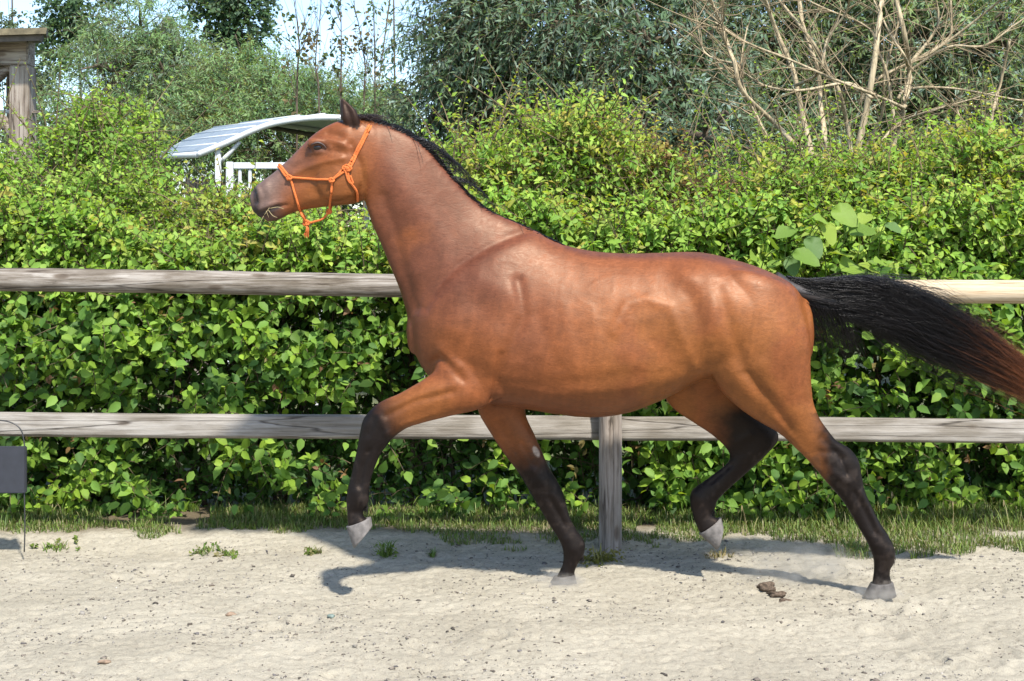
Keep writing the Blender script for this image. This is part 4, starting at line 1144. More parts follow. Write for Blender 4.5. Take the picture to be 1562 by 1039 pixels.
lat = (px - 1225) * 0.62 - (py - 690) * 0.78
t = smoothstep(5, 62, ax + lat * 0.9 + jit) * (px > 1195) * (py > 630)
cc = mixc(cc, C_black, t)
fh = (co[:, 1] > D0 + .02) & (px > 1000) & (px < 1200) & (py > 600)
t = smoothstep(1062, 1122, px + jit) * smoothstep(600, 635, py + (px - 1130) * .2) + smoothstep(690, 720, py)
cc = mixc(cc, C_black, np.clip(t, 0, 1) * fh)
hd = (px < 560) & (py < 345)
t = smoothstep(452, 402, px + (py - 300) * 0.35 + jit * .5) * hd
cc = mixc(cc, C_muz, t * 0.9)
t = (np.exp(-((px - 390) / 7) ** 2 - ((py - 322) / 12) ** 2) + np.exp(-(seg_dist(px, py, [(388, 291), (391, 308)]) / 4) ** 2) + np.exp(-(seg_dist(px, py, [(394, 328), (424, 316)]) / 5) ** 2) + 0.75 * np.exp(-((px - 418) / 18) ** 2 - ((py - 332) / 8) ** 2)) * hd
cc = mixc(cc, (.03, .024, .024), np.clip(t, 0, 1))
t = (np.exp(-((px - 484) / 17) ** 2 - ((py - 225) / 9) ** 2) + 0.6 * np.exp(-((px - 466) / 16) ** 2 - ((py - 246) / 14) ** 2)) * hd
cc = mixc(cc, (.055, .028, .022), np.clip(t, 0, 1) * 0.9)
t = (py < np.interp(px, [515, 545, 560], [186, 198, 180])) * (px < 549) * (px > 512) * (np.abs(co[:, 1] - D0) > .02)
cc = mixc(cc, (.016, .010, .009), t * 0.95)
t = smoothstep(1.15, .75, np.hypot(((px - 818) * .88 - (py - 689) * .47) / 4.5, ((px - 818) * .47 + (py - 689) * .88) / 9)) * (n[:, 1] < 0)
cc = mixc(cc, (.30, .235, .19), t)
streak = fbm(px / 5 + py / 30, py / 55, 4)
cc *= (0.80 + 0.26 * fbm(px / 14, py / 14, 4) + 0.24 * streak * (px > 640) * (py < 640) + .12 * ~((px > 640) & (py < 640)) - .04)[:, None]
dusty = smoothstep(878, 905, py + (fbm(px / 6, py / 6, 3) - .5) * 40)
cc = mixc(cc, (.15, .13, .11), dusty * .55)
dusty = smoothstep(.5, .72, fbm(px / 8 + 30, py / 10, 3)) * (py > 690)
cc = mixc(cc, (.035, .026, .022), dusty * .35)
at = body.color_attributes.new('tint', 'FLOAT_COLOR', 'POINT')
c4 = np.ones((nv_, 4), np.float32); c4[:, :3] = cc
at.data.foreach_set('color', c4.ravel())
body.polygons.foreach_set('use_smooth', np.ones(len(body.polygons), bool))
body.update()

M_coat, nt, b, N, L = new_mat('bay_coat')
at_ = N('ShaderNodeAttribute'); at_.attribute_name = 'tint'
tc = N('ShaderNodeTexCoord')
def hair_noise(sc, rot, det):
    mp = N('ShaderNodeMapping'); mp.inputs['Scale'].default_value = sc
    mp.inputs['Rotation'].default_value = (0, math.radians(rot), 0)
    L(tc.outputs['Object'], mp.inputs['Vector'])
    nf = N('ShaderNodeTexNoise'); nf.inputs['Scale'].default_value = 1.0; nf.inputs['Detail'].default_value = det; nf.inputs['Distortion'].default_value = 1.6
    L(mp.outputs[0], nf.inputs['Vector']); return nf
nf = hair_noise((90, 180, 200), 38, 4)
nm = hair_noise((24, 40, 60), 40, 5)
nl = hair_noise((7, 7, 9), 0, 4)
def mul_in(c, n, lo, hi):
    rf = ramp(nt, [(0.3, (lo,) * 3), (0.7, (hi,) * 3)])
    L(n.outputs['Fac'], rf.inputs['Fac'])
    mu = N('ShaderNodeMixRGB'); mu.blend_type = 'MULTIPLY'; mu.inputs['Fac'].default_value = 1
    L(c, mu.inputs['Color1']); L(rf.outputs[0], mu.inputs['Color2']); return mu.outputs[0]
c_ = mul_in(mul_in(mul_in(at_.outputs['Color'], nf, .86, 1.14), nm, .86, 1.12), nl, .86, 1.12)
L(c_, b.inputs['Base Color'])
sp_ = N('ShaderNodeSeparateColor'); L(at_.outputs['Color'], sp_.inputs[0])
shw = N('ShaderNodeMapRange'); shw.inputs['From Min'].default_value = .01; shw.inputs['From Max'].default_value = .12; shw.inputs['To Min'].default_value = .20; shw.inputs['To Max'].default_value = .36
b.inputs['Specular Tint'].default_value = (1.0, .78, .60, 1)
L(sp_.outputs[0], shw.inputs['Value']); L(shw.outputs[0], b.inputs['Specular IOR Level'])
am = N('ShaderNodeMath'); am.operation = 'ADD'; L(nf.outputs['Fac'], am.inputs[0]); L(nm.outputs['Fac'], am.inputs[1])
rr_ = N('ShaderNodeMapRange'); rr_.inputs['From Min'].default_value = .7; rr_.inputs['From Max'].default_value = 1.3; rr_.inputs['To Min'].default_value = .38; rr_.inputs['To Max'].default_value = .54
L(am.outputs[0], rr_.inputs['Value']); L(rr_.outputs[0], b.inputs['Roughness'])
am2 = N('ShaderNodeMath'); am2.operation = 'MULTIPLY_ADD'; am2.inputs[1].default_value = 1.6; L(nm.outputs['Fac'], am2.inputs[0]); L(nf.outputs['Fac'], am2.inputs[2])
bp = N('ShaderNodeBump'); bp.inputs['Strength'].default_value = 0.13; bp.inputs['Distance'].default_value = 0.0045
L(am2.outputs[0], bp.inputs['Height']); L(bp.outputs['Normal'], b.inputs['Normal'])

horse = link('horse', body, None, M_coat)
tag(horse, 'bay horse with black legs, mane and tail, trotting along the fence on the sand', 'horse')

# hooves
M_hoof = plain_mat('dusty_grey_horn', (0.135, 0.122, 0.112), 0.7, 0.3, 40, 0.35, spec=0.3)
M_hoof_dark = plain_mat('dusty_dark_horn', (0.085, 0.077, 0.07), 0.75, 0.4, 40, 0.35, spec=0.3)
def hoof(c0, c1, g0, g1, hw, dy, mat):
    st = [(*c0, *c1, hw * .84, dy, 0)]
    for t in (.12, .4, .75, .97):
        a = [c0[i] + (g0[i] - c0[i]) * t for i in (0, 1)]; bb = [c1[i] + (g1[i] - c1[i]) * t for i in (0, 1)]
        st.append((*a, *bb, hw * (.9 + .16 * t), dy, 0))
    st.append((g0[0] + (g1[0] - g0[0]) * .06, g0[1] + (g1[1] - g0[1]) * .06, g1[0] + (g0[0] - g1[0]) * .06, g1[1] + (g0[1] - g1[1]) * .06, hw * .98, dy, 0))
    v, f = loft(st, per=2, nv=24, n_exp=2.3, cap_a=False, cap_b=False)
    return link('hoof', from_py('hoof', v, f, mat, smooth=True), horse)
hoof((528, 803), (566, 789), (540, 836), (568, 803), .05, -.16, M_hoof)
hoof((845, 880), (877, 876), (831, 901), (882, 900), .05, .12, M_hoof_dark)
hoof((1328, 890), (1362, 888), (1317, 911), (1367, 909), .05, -.13, M_hoof_dark)
hoof((1066, 814), (1100, 789), (1093, 839), (1103, 802), .05, .14, M_hoof)

# skin lookup: where a line of sight meets the coat
bvh = BVHTree.FromPolygons([tuple(v) for v in co], [tuple(p.vertices) for p in body.polygons])
CAMV = Vector((0, 0, CAM_H))
def on_skin(x, y, lift=0.006, fallback=None):
    tgt = Vector(P(x, y, D0))
    hit, nn, _, _ = bvh.ray_cast(CAMV, (tgt - CAMV).normalized())
    if hit is None:
        return np.array(P(x, y, D0 if fallback is None else fallback))
    return np.array(hit + nn * lift)
def mirror(p): return np.array([p[0], 2 * D0 - p[1], p[2]])

# eyes
M_eye, nt, b, N, L = new_mat('dark_brown_eye')
tc = N('ShaderNodeTexCoord'); nz_ = N('ShaderNodeTexNoise'); nz_.inputs['Scale'].default_value = 40
L(tc.outputs['Object'], nz_.inputs['Vector'])
r = ramp(nt, [(0.3, (.006, .004, .004)), (0.8, (.02, .011, .008))]); L(nz_.outputs['Fac'], r.inputs['Fac']); L(r.outputs[0], b.inputs['Base Color'])
b.inputs['Roughness'].default_value = 0.16
ep = on_skin(484.5, 224.5, 0.0)
for s in (0, 1):
    c = ep + np.array([0, 0.010, 0]); c = c if s == 0 else mirror(c)
    bm = bmesh.new(); bmesh.ops.create_uvsphere(bm, u_segments=24, v_segments=16, radius=0.0178)
    bm.transform(Matrix.Translation(Vector(c)) @ Matrix.Diagonal((1.25, 0.9, 0.92, 1)))
    me = bpy.data.meshes.new('eye'); bm.to_mesh(me); bm.free()
    for p in me.polygons: p.use_smooth = True
    eye_ = link('eye', me, horse, M_eye)
    lid = [(471, 225.5), (477, 219.5), (485, 217.5), (493, 220.5), (498.5, 226.5)]
    pts = [on_skin(x, y, 0.0035) for x, y in lid]
    if s: pts = [mirror(p) for p in pts]
    link('eyelid', tube_mesh('eyelid', pts, [.002, .0042, .005, .0042, .002], plain_mat('eyelid_skin', (.05, .028, .022), .5, .2, 60, 0.1), 8), eye_)

# hair
def hair_mat(name, c1, c2, rough=0.30):
    m, nt, b, N, L = new_mat(name)
    at = N('ShaderNodeAttribute'); at.attribute_name = 'tint'
    L(at.outputs['Color'], b.inputs['Base Color'])
    b.inputs['Roughness'].default_value = rough
    b.inputs['Specular IOR Level'].default_value = 0.30
    b.inputs['Anisotropic'].default_value = 0.6
    return m
M_hair = hair_mat('dark_horse_hair', 0, 0)

def hair_mesh(name, roots, tips_fn, n_pts, r0, root_col, tip_col, tip_from, seed):
    pass

def strands(paths, r0, root_col, tip_col, tip_from, seed):
    g = np.random.default_rng(seed)
    S, Np, _ = paths.shape
    t = np.linspace(0, 1, Np)
    rad = r0 * g.uniform(.6, 1.2, S)[:, None] * (1 - 0.75 * t ** 2)[None]
    v, q = tubes(paths, rad, 3)
    jit = g.uniform(.75, 1.3, S)[:, None, None]
    k = smoothstep(tip_from, 1.0, t[None, :] + g.normal(0, .10, S)[:, None])[:, :, None]
    c = (np.array(root_col) * (1 - k) + np.array(tip_col) * k) * jit
    c = np.repeat(c[:, :, None, :], 3, axis=2).reshape(-1, 3)
    return v, q, c

# mane: roots along the crest, lying over to the far side, some flicked up and back
crest = np.array([(556, 181), (588, 189), (620, 202), (655, 228), (700, 280), (742, 317), (790, 339), (832, 357), (860, 370)], float)
cl = catmull(crest, 12)
g = np.random.default_rng(3)
S = 4600
ui = g.random(S) ** 0.9 * (len(cl) - 1.001)
i0 = ui.astype(int); fr = (ui - i0)[:, None]
rp = cl[i0] * (1 - fr) + cl[i0 + 1] * fr
s01 = ui / len(cl)
roots = np.array([P(x, y + 5, D0) for x, y in rp]); roots[:, 1] += g.normal(0.006, 0.013, S)
tang = np.gradient(cl, axis=0); tang /= np.linalg.norm(tang, axis=1, keepdims=True)
tg = tang[i0]; tg3 = np.stack([tg[:, 0], np.zeros(S), -tg[:, 1]], 1)
nrm3 = np.stack([-tg3[:, 2], np.zeros(S), tg3[:, 0]], 1)
nrm3 *= np.sign(nrm3[:, 2:3])
length = np.interp(s01, [0, .1, .3, .5, .8, 1], [.07, .10, .13, .12, .085, .03]) * g.uniform(.6, 1.25, S)
lift = np.interp(s01, [0, .2, .45, .7, 1], [.030, .030, .019, .015, .006]) * g.uniform(.5, 1.25, S)
clump = vnoise(s01 * 60, np.zeros(S) + 3.3)
lift = lift * (0.75 + 0.5 * clump)
Np = 9
tt = np.linspace(0, 1, Np)
paths = np.zeros((S, Np, 3))
fall_side = np.where(g.random(S) < .997, 1, -1)
for k, t in enumerate(tt):
    up = np.sin(np.minimum(t * 2.2, math.pi)) * lift
    drop = -length * np.maximum(0, t - .35) ** 1.3 * 1.3
    paths[:, k] = roots + nrm3 * up[:, None] + tg3 * (length * t * .6)[:, None] + np.stack([np.zeros(S), fall_side * length * (t ** 1.2) * .55, drop * (t > .3)], 1)
# flying locks behind the poll
fl = (g.random(S) < .13) & (s01 > .26) & (s01 < .48)
for k, t in enumerate(tt):
    a = length * 1.5 * t
    p = roots + np.stack([a * .95, 0.02 * t + np.zeros(S), lift * .8 * np.sin(min(t * 2, 2.6)) - a * (.30 + .42 * t)], 1) + nrm3 * (0.012 * np.sin(t * 3))
    paths[fl, k] = p[fl]
paths += g.normal(0, .0016, paths.shape) * tt[None, :, None]
v, q, c = strands(paths, .0013, (.007, .0055, .0055), (.016, .010, .008), .6, 8)
link('mane', mesh_np('mane', v, q, c, True, M_hair), horse)
# forelock and poll tuft
S = 420
roots = np.array([P(x, y, D0) for x, y in np.stack([g.uniform(536, 566, S), g.uniform(180, 188, S)], 1)]); roots[:, 1] += g.normal(0, .02, S)
L_ = g.uniform(.04, .09, S)
paths = np.zeros((S, Np, 3)); dx = g.normal(.25, .5, S); dy_ = g.normal(0, .4, S)
for k, t in enumerate(tt):
    paths[:, k] = roots + np.stack([L_ * t * dx + .02 * t * t, L_ * dy_ * t, L_ * (t * .75 - .75 * t * t) + .004], 1)
v, q, c = strands(paths, .0011, (.02, .013, .011), (.05, .03, .022), .5, 9)
link('forelock', mesh_np('forelock', v, q, c, True, M_hair), horse)

# tail: bone under hair that streams out behind
tail_mid = catmull([(1196, 430), (1226, 442), (1266, 450), (1312, 456), (1362, 470), (1418, 496), (1474, 526), (1528, 556), (1580, 590), (1624, 622)], 10)
tail_hw = catmull([[10], [19], [28], [36], [42], [44], [40], [34], [26], [14]], 10)[:, 0]
S = 8600
tl = np.gradient(tail_mid, axis=0); tl /= np.linalg.norm(tl, axis=1, keepdims=True); tn = np.stack([-tl[:, 1], tl[:, 0]], 1)
n_t = len(tail_mid)
g = np.random.default_rng(21)
start = g.random(S) ** 1.5 * 0.42
length = g.uniform(.35, 1.0, S) * (1 - start)
lock = g.integers(0, 60, S)
lu = g.uniform(-1, 1, 60); lv = g.uniform(-1, 1, 60); lph = g.uniform(0, 6.28, 60); lfr = g.uniform(2, 5, 60)
u0 = g.uniform(-1, 1, S); v0 = g.normal(0, .5, S)
Np = 18
paths = np.zeros((S, Np, 3))
stray = np.where(g.random(S) < .14, g.uniform(1.1, 2.0, S), 1.0)
for k in range(Np):
    t = k / (Np - 1)
    s = np.clip(start + length * t, 0, 1) * (n_t - 1.001)
    i = s.astype(int); f_ = (s - i)[:, None]
    m = tail_mid[i] * (1 - f_) + tail_mid[i + 1] * f_
    hw = tail_hw[i]
    mixk = min(1, t * 1.5) * .74
    u = (u0 * (1 - mixk) + lu[lock] * mixk) * np.where(t > .3, 1 + (stray - 1) * t, 1)
    u = u + (.26 * np.sin(lph[lock] + lfr[lock] * t * 2.2) + .05 * np.sin(lph[lock] * 2 + 9 * t)) * t
    pp = m + tn[i] * (u * hw)[:, None]
    pp[:, 1] += 10 * t * t * length * (u0 > .2) * .5
    vv = (v0 * (1 - mixk) + lv[lock] * mixk) * .075 * (hw / 46)
    d = D0 + vv + .05 * (start + length * t)
    paths[:, k, 0] = (pp[:, 0] - CX) * D0 / F_PX; paths[:, k, 1] = d; paths[:, k, 2] = CAM_H - (pp[:, 1] - HY) * D0 / F_PX
# short hair hanging from the root of the tail
Sh = 380
ph = np.zeros((Sh, Np, 3)); xs = g.uniform(1206, 1285, Sh); Lh = g.uniform(.10, .26, Sh)
base = np.interp(xs, [1200, 1230, 1285], [448, 462, 474])
for k in range(Np):
    t = k / (Np - 1)
    ph[:, k, 0] = (xs - CX) * D0 / F_PX + Lh * t * (.35 + .25 * np.sin(xs)); ph[:, k, 1] = D0 - .02 + .03 * np.sin(xs * 3); ph[:, k, 2] = CAM_H - (base - HY) * D0 / F_PX - Lh * t * (.85 + .2 * t)
paths += np.cumsum(g.normal(0, .0007, paths.shape), axis=1)
v, q, c = strands(paths, .00115, (.0065, .005, .005), (.0065, .005, .005), .74, 10)
tpx = CX + v[:, 0] * F_PX / D0
tk = smoothstep(1480, 1610, tpx + np.repeat(np.random.default_rng(4).normal(0, 34, len(paths)), Np * 3))[:, None]
c = c * (1 - tk) + np.array((.20, .068, .026)) * tk * (c[:, :1] / .0065)
ph += np.cumsum(g.normal(0, .0007, ph.shape), axis=1)
v2, q2, c2 = strands(ph, .00115, (.0065, .005, .005), (.010, .007, .007), .6, 14)
link('tail', mesh_np('tail', np.concatenate([v, v2]), np.concatenate([q, q2 + len(v)]), np.concatenate([c, c2]), True, M_hair), horse)
tb = [P(x, y, D0) for x, y in [(1180, 428), (1200, 438), (1226, 448), (1266, 458), (1312, 464), (1340, 470)]]
link('tail_bone', tube_mesh('tail_bone', tb, [.045, .04, .036, .03, .022, .01], plain_mat('tail_skin', (.018, .013, .012), .6, .2, 60, .2), 12), horse)
# ergot and fetlock hair
g = np.random.default_rng(33)
for (x, y, dy, yb) in [(889, 843, .12, 856), (1363, 846, -.13, 858), (1089, 777, .14, 787), (560, 768, -.16, 779)]:
    S = 110
    pth = np.zeros((S, 6, 3))
    for i in range(S):
        r0_ = P(x - g.uniform(2, 9), y + g.normal(0, 5), D0 + dy + g.normal(0, .010))
        e = P(x + g.normal(-1.5, 2.2), yb + g.normal(0, 4), D0 + dy + g.normal(0, .008))
        for k in range(6):
            t = k / 5
            pth[i, k] = r0_ * (1 - t) + e * t + np.array([.006 * math.sin(3.1 * t), 0, 0])
    v, q, c = strands(pth, .0010, (.012, .010, .010), (.02, .016, .015), .5, 12)
    fh_ = link('fetlock_hair', mesh_np('fetlock_hair', v, q, c, True, M_hair), horse)

# ------------------------------------------------------------------ orange rope halter
halter = empty('rope_halter', tuple(P(507, 274, D0 - .1)), 'orange knotted rope halter on the bay horse\'s head', 'halter')
R = .0056
def rope(name, pts, r=R, close_over=None):
    link(name, tube_mesh(name, pts, r, M_orange, 8, 6), halter)
def skin_path(xy, lift=.005):
    out = []
    for (x0, y0), (x1, y1) in zip(xy[:-1], xy[1:]):
        nseg = max(1, int(math.hypot(x1 - x0, y1 - y0) / 9))
        for k in range(nseg):
            t = k / nseg
            out.append(on_skin(x0 + (x1 - x0) * t, y0 + (y1 - y0) * t, lift))
    out.append(on_skin(*xy[-1], lift))
    return out
nose_top = P(426, 251, D0)
half = skin_path([(431, 257), (436, 263), (442, 270)])
rope('noseband', [mirror(p) for p in half[::-1]] + [nose_top] + half, R * 1.1)
half2 = skin_path([(429.5, 259.5), (434, 266.5), (440, 272)])
rope('noseband', [mirror(p) for p in half2[::-1]] + [P(424.5, 254.5, D0)] + half2, R)
for s in (0, 1):
    f = (lambda p: p) if s == 0 else mirror
    rope('cheek_strap', [f(p) for p in skin_path([(443, 270), (462, 272), (485, 274), (506, 274)])])
    rope('nose_drop', [f(p) for p in skin_path([(443, 271), (449, 292), (455, 312), (458, 321)])] + [f(P(461, 329, D0 - .03)), f(P(466, 338, D0 - .006))])
    rope('cheek_strap', [f(p) for p in skin_path([(506, 275), (515, 269), (528, 260)])])
    rope('cheek_strap', [f(p) for p in skin_path([(506, 275), (518, 264), (525, 253)])])
    rope('throat_strap', [f(p) for p in skin_path([(507, 276), (505.5, 295), (503, 312)])] + [f(P(503, 317, D0 - .02)), f(P(502, 323, D0 - .004))])
    cp = skin_path([(529, 258), (540, 237), (552, 214), (560, 197)])
    rope('crown_strap', [f(p) for p in cp] + [P(567, 185, D0)], R * 1.05)
    cp = skin_path([(533, 258), (544, 237), (555.5, 214), (563, 199)])
    rope('crown_strap', [f(p) for p in cp] + [P(570, 186, D0)], R * 1.05)
rope('loose_end', skin_path([(531, 262), (532, 274), (537, 282), (543, 292), (545, 306)], .007), R)
rope('loose_end', skin_path([(527, 262), (531, 276), (538, 280), (534, 268)], .007), R * .9)
def knot(xy, r=.0125, name='knot', d=None):
    c = on_skin(*xy, .007) if d is None else P(*xy, d)
    pts = []
    for k in range(26):
        a = k / 25 * 2 * math.pi * 2
        pts.append(c + np.array([math.cos(a) * r * (1 + .25 * math.cos(1.5 * a)), .004 * math.sin(1.5 * a) - .003, math.sin(a) * r * .85 * (1 + .25 * math.cos(1.5 * a))]))
    kn_ = link(name, tube_mesh(name, pts, R * .85, M_orange, 7, 2), halter)
    bm = bmesh.new(); bmesh.ops.create_icosphere(bm, subdivisions=2, radius=r * .9); bm.transform(Matrix.Translation(Vector(c)))
    me = bpy.data.meshes.new('knot_core'); bm.to_mesh(me); bm.free()
    for p in me.polygons: p.use_smooth = True
    link('knot_core', me, kn_, M_orange)
knot((442.5, 270.5), .010); knot((506.5, 275), .009); knot((530, 257), .015)
knot((502, 323), .009, d=D0); knot((467, 340), .012, d=D0)
# lead loop and tassel under the chin
rope('chin_loop', [P(502, 323, D0), P(492, 334, D0 - .01), P(480, 338, D0), P(468, 341, D0)], R * .9)
for k in range(4):
    rope('tassel', [P(467 + k, 342, D0 + .006 * k), P(468 + k * .7, 350, D0 + .004 * k - .01), P(464 + k * 1.9, 359 + k % 2 * 3, D0 + .006 * k)], R * .75)

# straw held in the mouth
bunch = empty('hay_wisp', tuple(P(418, 322, D0 - .05)), 'wisp of dry hay sticking out of the bay horse\'s mouth', 'hay')
for a in [[(411, 317), (402, 330), (395, 344)], [(412, 318), (424, 316), (433, 319)], [(409, 320), (416, 329), (423, 332)], [(406, 322), (410, 332)]]:
    pts = [P(x, y, D0 - .05 - .012 * random.random()) for x, y in a]
    link('straw', tube_mesh('straw', pts, [.0016] * (len(pts) - 1) + [.0008], M_straw, 6, 5), bunch)

# ------------------------------------------------------------------ grass verge and small plants
g = np.random.default_rng(600)
def blades(g, x, y, z, h, w, lean, palette):
    n = len(x)
    az = g.uniform(0, 2 * np.pi, n)
    dx, dy = np.cos(az), np.sin(az)
    sx, sy = -dy, dx
    V = np.zeros((n, 7, 3)); t = [0, .45, .8]
    for k, tk in enumerate(t):
        off = lean * h * tk ** 2
        for s_, m in ((0, -1), (1, 1)):
            V[:, k * 2 + s_, 0] = x + dx * off + sx * m * w * (1 - .35 * tk)
            V[:, k * 2 + s_, 1] = y + dy * off + sy * m * w * (1 - .35 * tk)
            V[:, k * 2 + s_, 2] = z + h * tk * (1 - .25 * lean * tk)
    V[:, 6, 0] = x + dx * lean * h; V[:, 6, 1] = y + dy * lean * h; V[:, 6, 2] = z + h * (1 - .3 * lean)
    Fc = np.array([[0, 1, 3], [0, 3, 2], [2, 3, 5], [2, 5, 4], [4, 5, 6]])
    Fa = (np.arange(n)[:, None, None] * 7 + Fc[None]).reshape(-1, 3)
    pal = np.asarray(palette)
    c = pal[g.integers(0, len(pal), n)] * g.uniform(.7, 1.3, (n, 1))
    return V.reshape(-1, 3), Fa, np.repeat(c, 7, axis=0)
GR = [(.11, .175, .035), (.14, .20, .04), (.09, .15, .03), (.17, .20, .055), (.23, .21, .10)]
n = 66000
x = g.uniform(-5.4, 5.4, n)
edge = np.interp(x, [-3.6, -2.7, -2.3, -1.2, -.7, .4, .9, 1.5, 1.8, 2.4, 3.6], [6.93, 6.93, 7.0, 6.96, 6.86, 6.88, 6.95, 6.86, 6.70, 6.66, 6.80]) + (fbm(x * 3 + 7, x * 0 + 2, 3) - .5) * .30
y = edge + (g.random(n) ** 1.2) * (7.62 - edge)
patch = fbm(x * 4 + 20, y * 4 + 20, 3)
kp = (patch > .34 + .26 * smoothstep(.18, 0, y - edge))
x, y, edge = x[kp], y[kp], edge[kp]; n = len(x)
hgt = g.uniform(.022, .056, n) * (1 + .9 * smoothstep(.9, 2.2, x)) * (.75 + .6 * smoothstep(7.0, 7.4, y)) * np.where(g.random(n) < .06, 1.9, 1)
v, f, c = blades(g, x, y, sand_z(x, y) - .004, hgt, g.uniform(.0014, .0032, n), g.uniform(.1, .9, n), GR)
tag(link('grass_verge', mesh_np('grass_verge', v, f, c, False, M_grass)), 'strip of rough grass between the sand and the hedge', 'grass', kind='stuff')

def tuft(name, lab, px_, py_, n, h, pal, seed, w=.03, cat='plant', group=None, leafy=0):
    g = np.random.default_rng(seed)
    d = F_PX * CAM_H / (py_ - HY)
    x0, y0 = (px_ - CX) * d / F_PX, d
    r = g.random(n) ** .6 * w; a = g.uniform(0, 6.28, n)
    x, y = x0 + np.cos(a) * r, y0 + np.sin(a) * r
    root = empty(name, (x0, y0, 0), lab, cat, group)
    v, f, c = blades(g, x, y, sand_z(x, y) - .004, g.uniform(.4, 1.1, n) * h, g.uniform(.0018, .0042, n), g.uniform(.2, 1.1, n), pal)
    tag(link('blades', mesh_np(name + '_blades', v, f, c, False, M_grass), root), kind='stuff')
    if leafy:
        st = np.stack([x0 + g.normal(0, w, leafy), y0 + g.normal(0, w, leafy), np.full(leafy, .0)], 1)
        st[:, 2] = sand_z(st[:, 0], st[:, 1])
        s1, t1 = sprays(g, st, np.stack([g.normal(0, .7, leafy), g.normal(0, .7, leafy), np.ones(leafy)], 1), g.uniform(.4, 1, leafy) * h, 7, .3, .028, .6, pal, face=(.1, -.4, .9))
        tag(link('leaves', leaves_mesh(name + '_leaves', *s1, 'fold', M_leaf), root), kind='stuff')
    return root
tuft('weed', 'small grassy weed on the sand just right of the raised front hoof', 590, 848, 60, .10, GR[:3], 701, .03, leafy=10)
tuft('weed', 'yellowish leafy weed at the foot of the fence post', 914, 855, 40, .10, [(.19, .18, .05), (.15, .16, .045)], 702, .05, leafy=26)
tuft('weed', 'weed patch at the sand edge right of the dark board', 86, 832, 70, .045, GR, 703, .07, leafy=10)
tuft('weed', 'small weed on the sand edge below the middle of the left lower rail', 312, 837, 50, .045, GR, 704, .05, leafy=10)
tuft('weed', 'low weed on the sand left of the raised front hoof', 352, 844, 30, .035, GR, 705, .04, leafy=10)
tuft('weed', 'dry yellow tuft on the sand below the raised hind hoof', 1095, 848, 70, .05, [(.24, .19, .09), (.18, .16, .06)], 706, .07)
tuft('weed', 'grassy tuft at the sand edge right of the planted hind leg', 1300, 846, 120, .09, GR, 707, .10)
tuft('weed', 'tiny weed in the shade under the horse\'s chest', 660, 846, 30, .05, GR[:3], 708, .02)
tuft('weed', 'straggly weed at the sand edge left of the raised front hoof', 480, 842, 50, .06, GR[2:], 709, .04, leafy=8)

# tall seed stalks and flowers on the right
g = np.random.default_rng(640)
for i, (x_, y_, lab_) in enumerate([(1066, 806, 'thin grass stalk with pale seed head in the verge left of the raised hind hoof'), (1140, 806, 'thin grass stalk with pale seed head just right of the raised hind hoof'), (1382, 800, 'grass stalk with pale seed head standing closest to the planted hind leg'),
                                   (1452, 808, 'grass stalk with pale seed head midway between planted hind leg and right edge'), (1540, 806, 'grass stalk with pale seed head farthest right in the verge')]):
    d = F_PX * CAM_H / (y_ + 14 - HY)
    p = np.array([(x_ - CX) * d / F_PX, d, 0.0]); p[2] = sand_z(p[0:1], p[1:2])[0]
    h_ = g.uniform(.14, .34)
    s = empty('grass_stalk', tuple(p), lab_, 'grass stalk', 'seed stalks in the verge')
    top = p + np.array([g.normal(0, .03), g.normal(0, .02), h_])
    link('stalk', tube_mesh('stalk', [p, (p + top) / 2 + np.array([.006, 0, 0]), top], [.0014, .0012, .0008], M_straw, 5, 3), s)
    link('seed_head', tube_mesh('seed_head', [top - np.array([0, 0, .04]), top - np.array([0, 0, .02]), top], [.001, .004, .001], M_straw, 6, 3), s)

# ------------------------------------------------------------------ chips, clods and crumbs on the sand
g = np.random.default_rng(650)
def chips(n, size, cols, flat, ylo=4.6, yhi=6.95):
    x = g.uniform(-3.2, 3.2, n); y = ylo + (yhi - ylo) * g.random(n) ** 1.15
    nz = fbm(x * 2.2 + 5, y * 3 + 2, 3); kp = nz > g.uniform(.3, .62, n); x, y = x[kp], y[kp]; n = len(x)
    s = size * g.lognormal(0, .45, n)
    base = np.array([[-.5, -.35, -.2], [.5, -.25, -.2], [.45, .35, -.2], [-.4, .4, -.2], [-.3, -.2, .4], [.35, -.15, .5], [.25, .25, .35], [-.25, .2, .45]])
    V = base[None] + g.normal(0, .10, (n, 8, 3)); V[:, :, 2] *= flat; V[:, :, 1] *= g.uniform(.35, 1, n)[:, None]
    a = g.uniform(0, 6.28, n); ca, sa = np.cos(a)[:, None], np.sin(a)[:, None]
    X = V[:, :, 0] * ca - V[:, :, 1] * sa; Y = V[:, :, 0] * sa + V[:, :, 1] * ca
    V[:, :, 0], V[:, :, 1] = X, Y
    V = V * s[:, None, None] + np.stack([x, y, sand_z(x, y) + s * flat * .15], 1)[:, None]
    Q = np.array([[0, 3, 2, 1], [4, 5, 6, 7], [0, 1, 5, 4], [1, 2, 6, 5], [2, 3, 7, 6], [3, 0, 4, 7]])
    Fq = (np.arange(n)[:, None, None] * 8 + Q[None]).reshape(-1, 4)
    cols = np.asarray(cols); c = cols[g.integers(0, len(cols), n)] * g.uniform(.7, 1.25, (n, 1))
    return V.reshape(-1, 3), Fq, np.repeat(c, 8, 0)
M_chip = attr_mat('chip_surface', .9, .15)
v, q, c = chips(9500, .0082, [(.12, .10, .08), (.08, .068, .056), (.16, .135, .11), (.11, .10, .095)], .35)
tag(link('wood_chips', mesh_np('wood_chips', v, q, c, False, M_chip)), 'small dark wood chips and crumbs mixed into the sand', 'wood chips', kind='stuff')
v, q, c = chips(8000, .0055, [(.26, .235, .20), (.22, .20, .17), (.29, .265, .23)], .8)
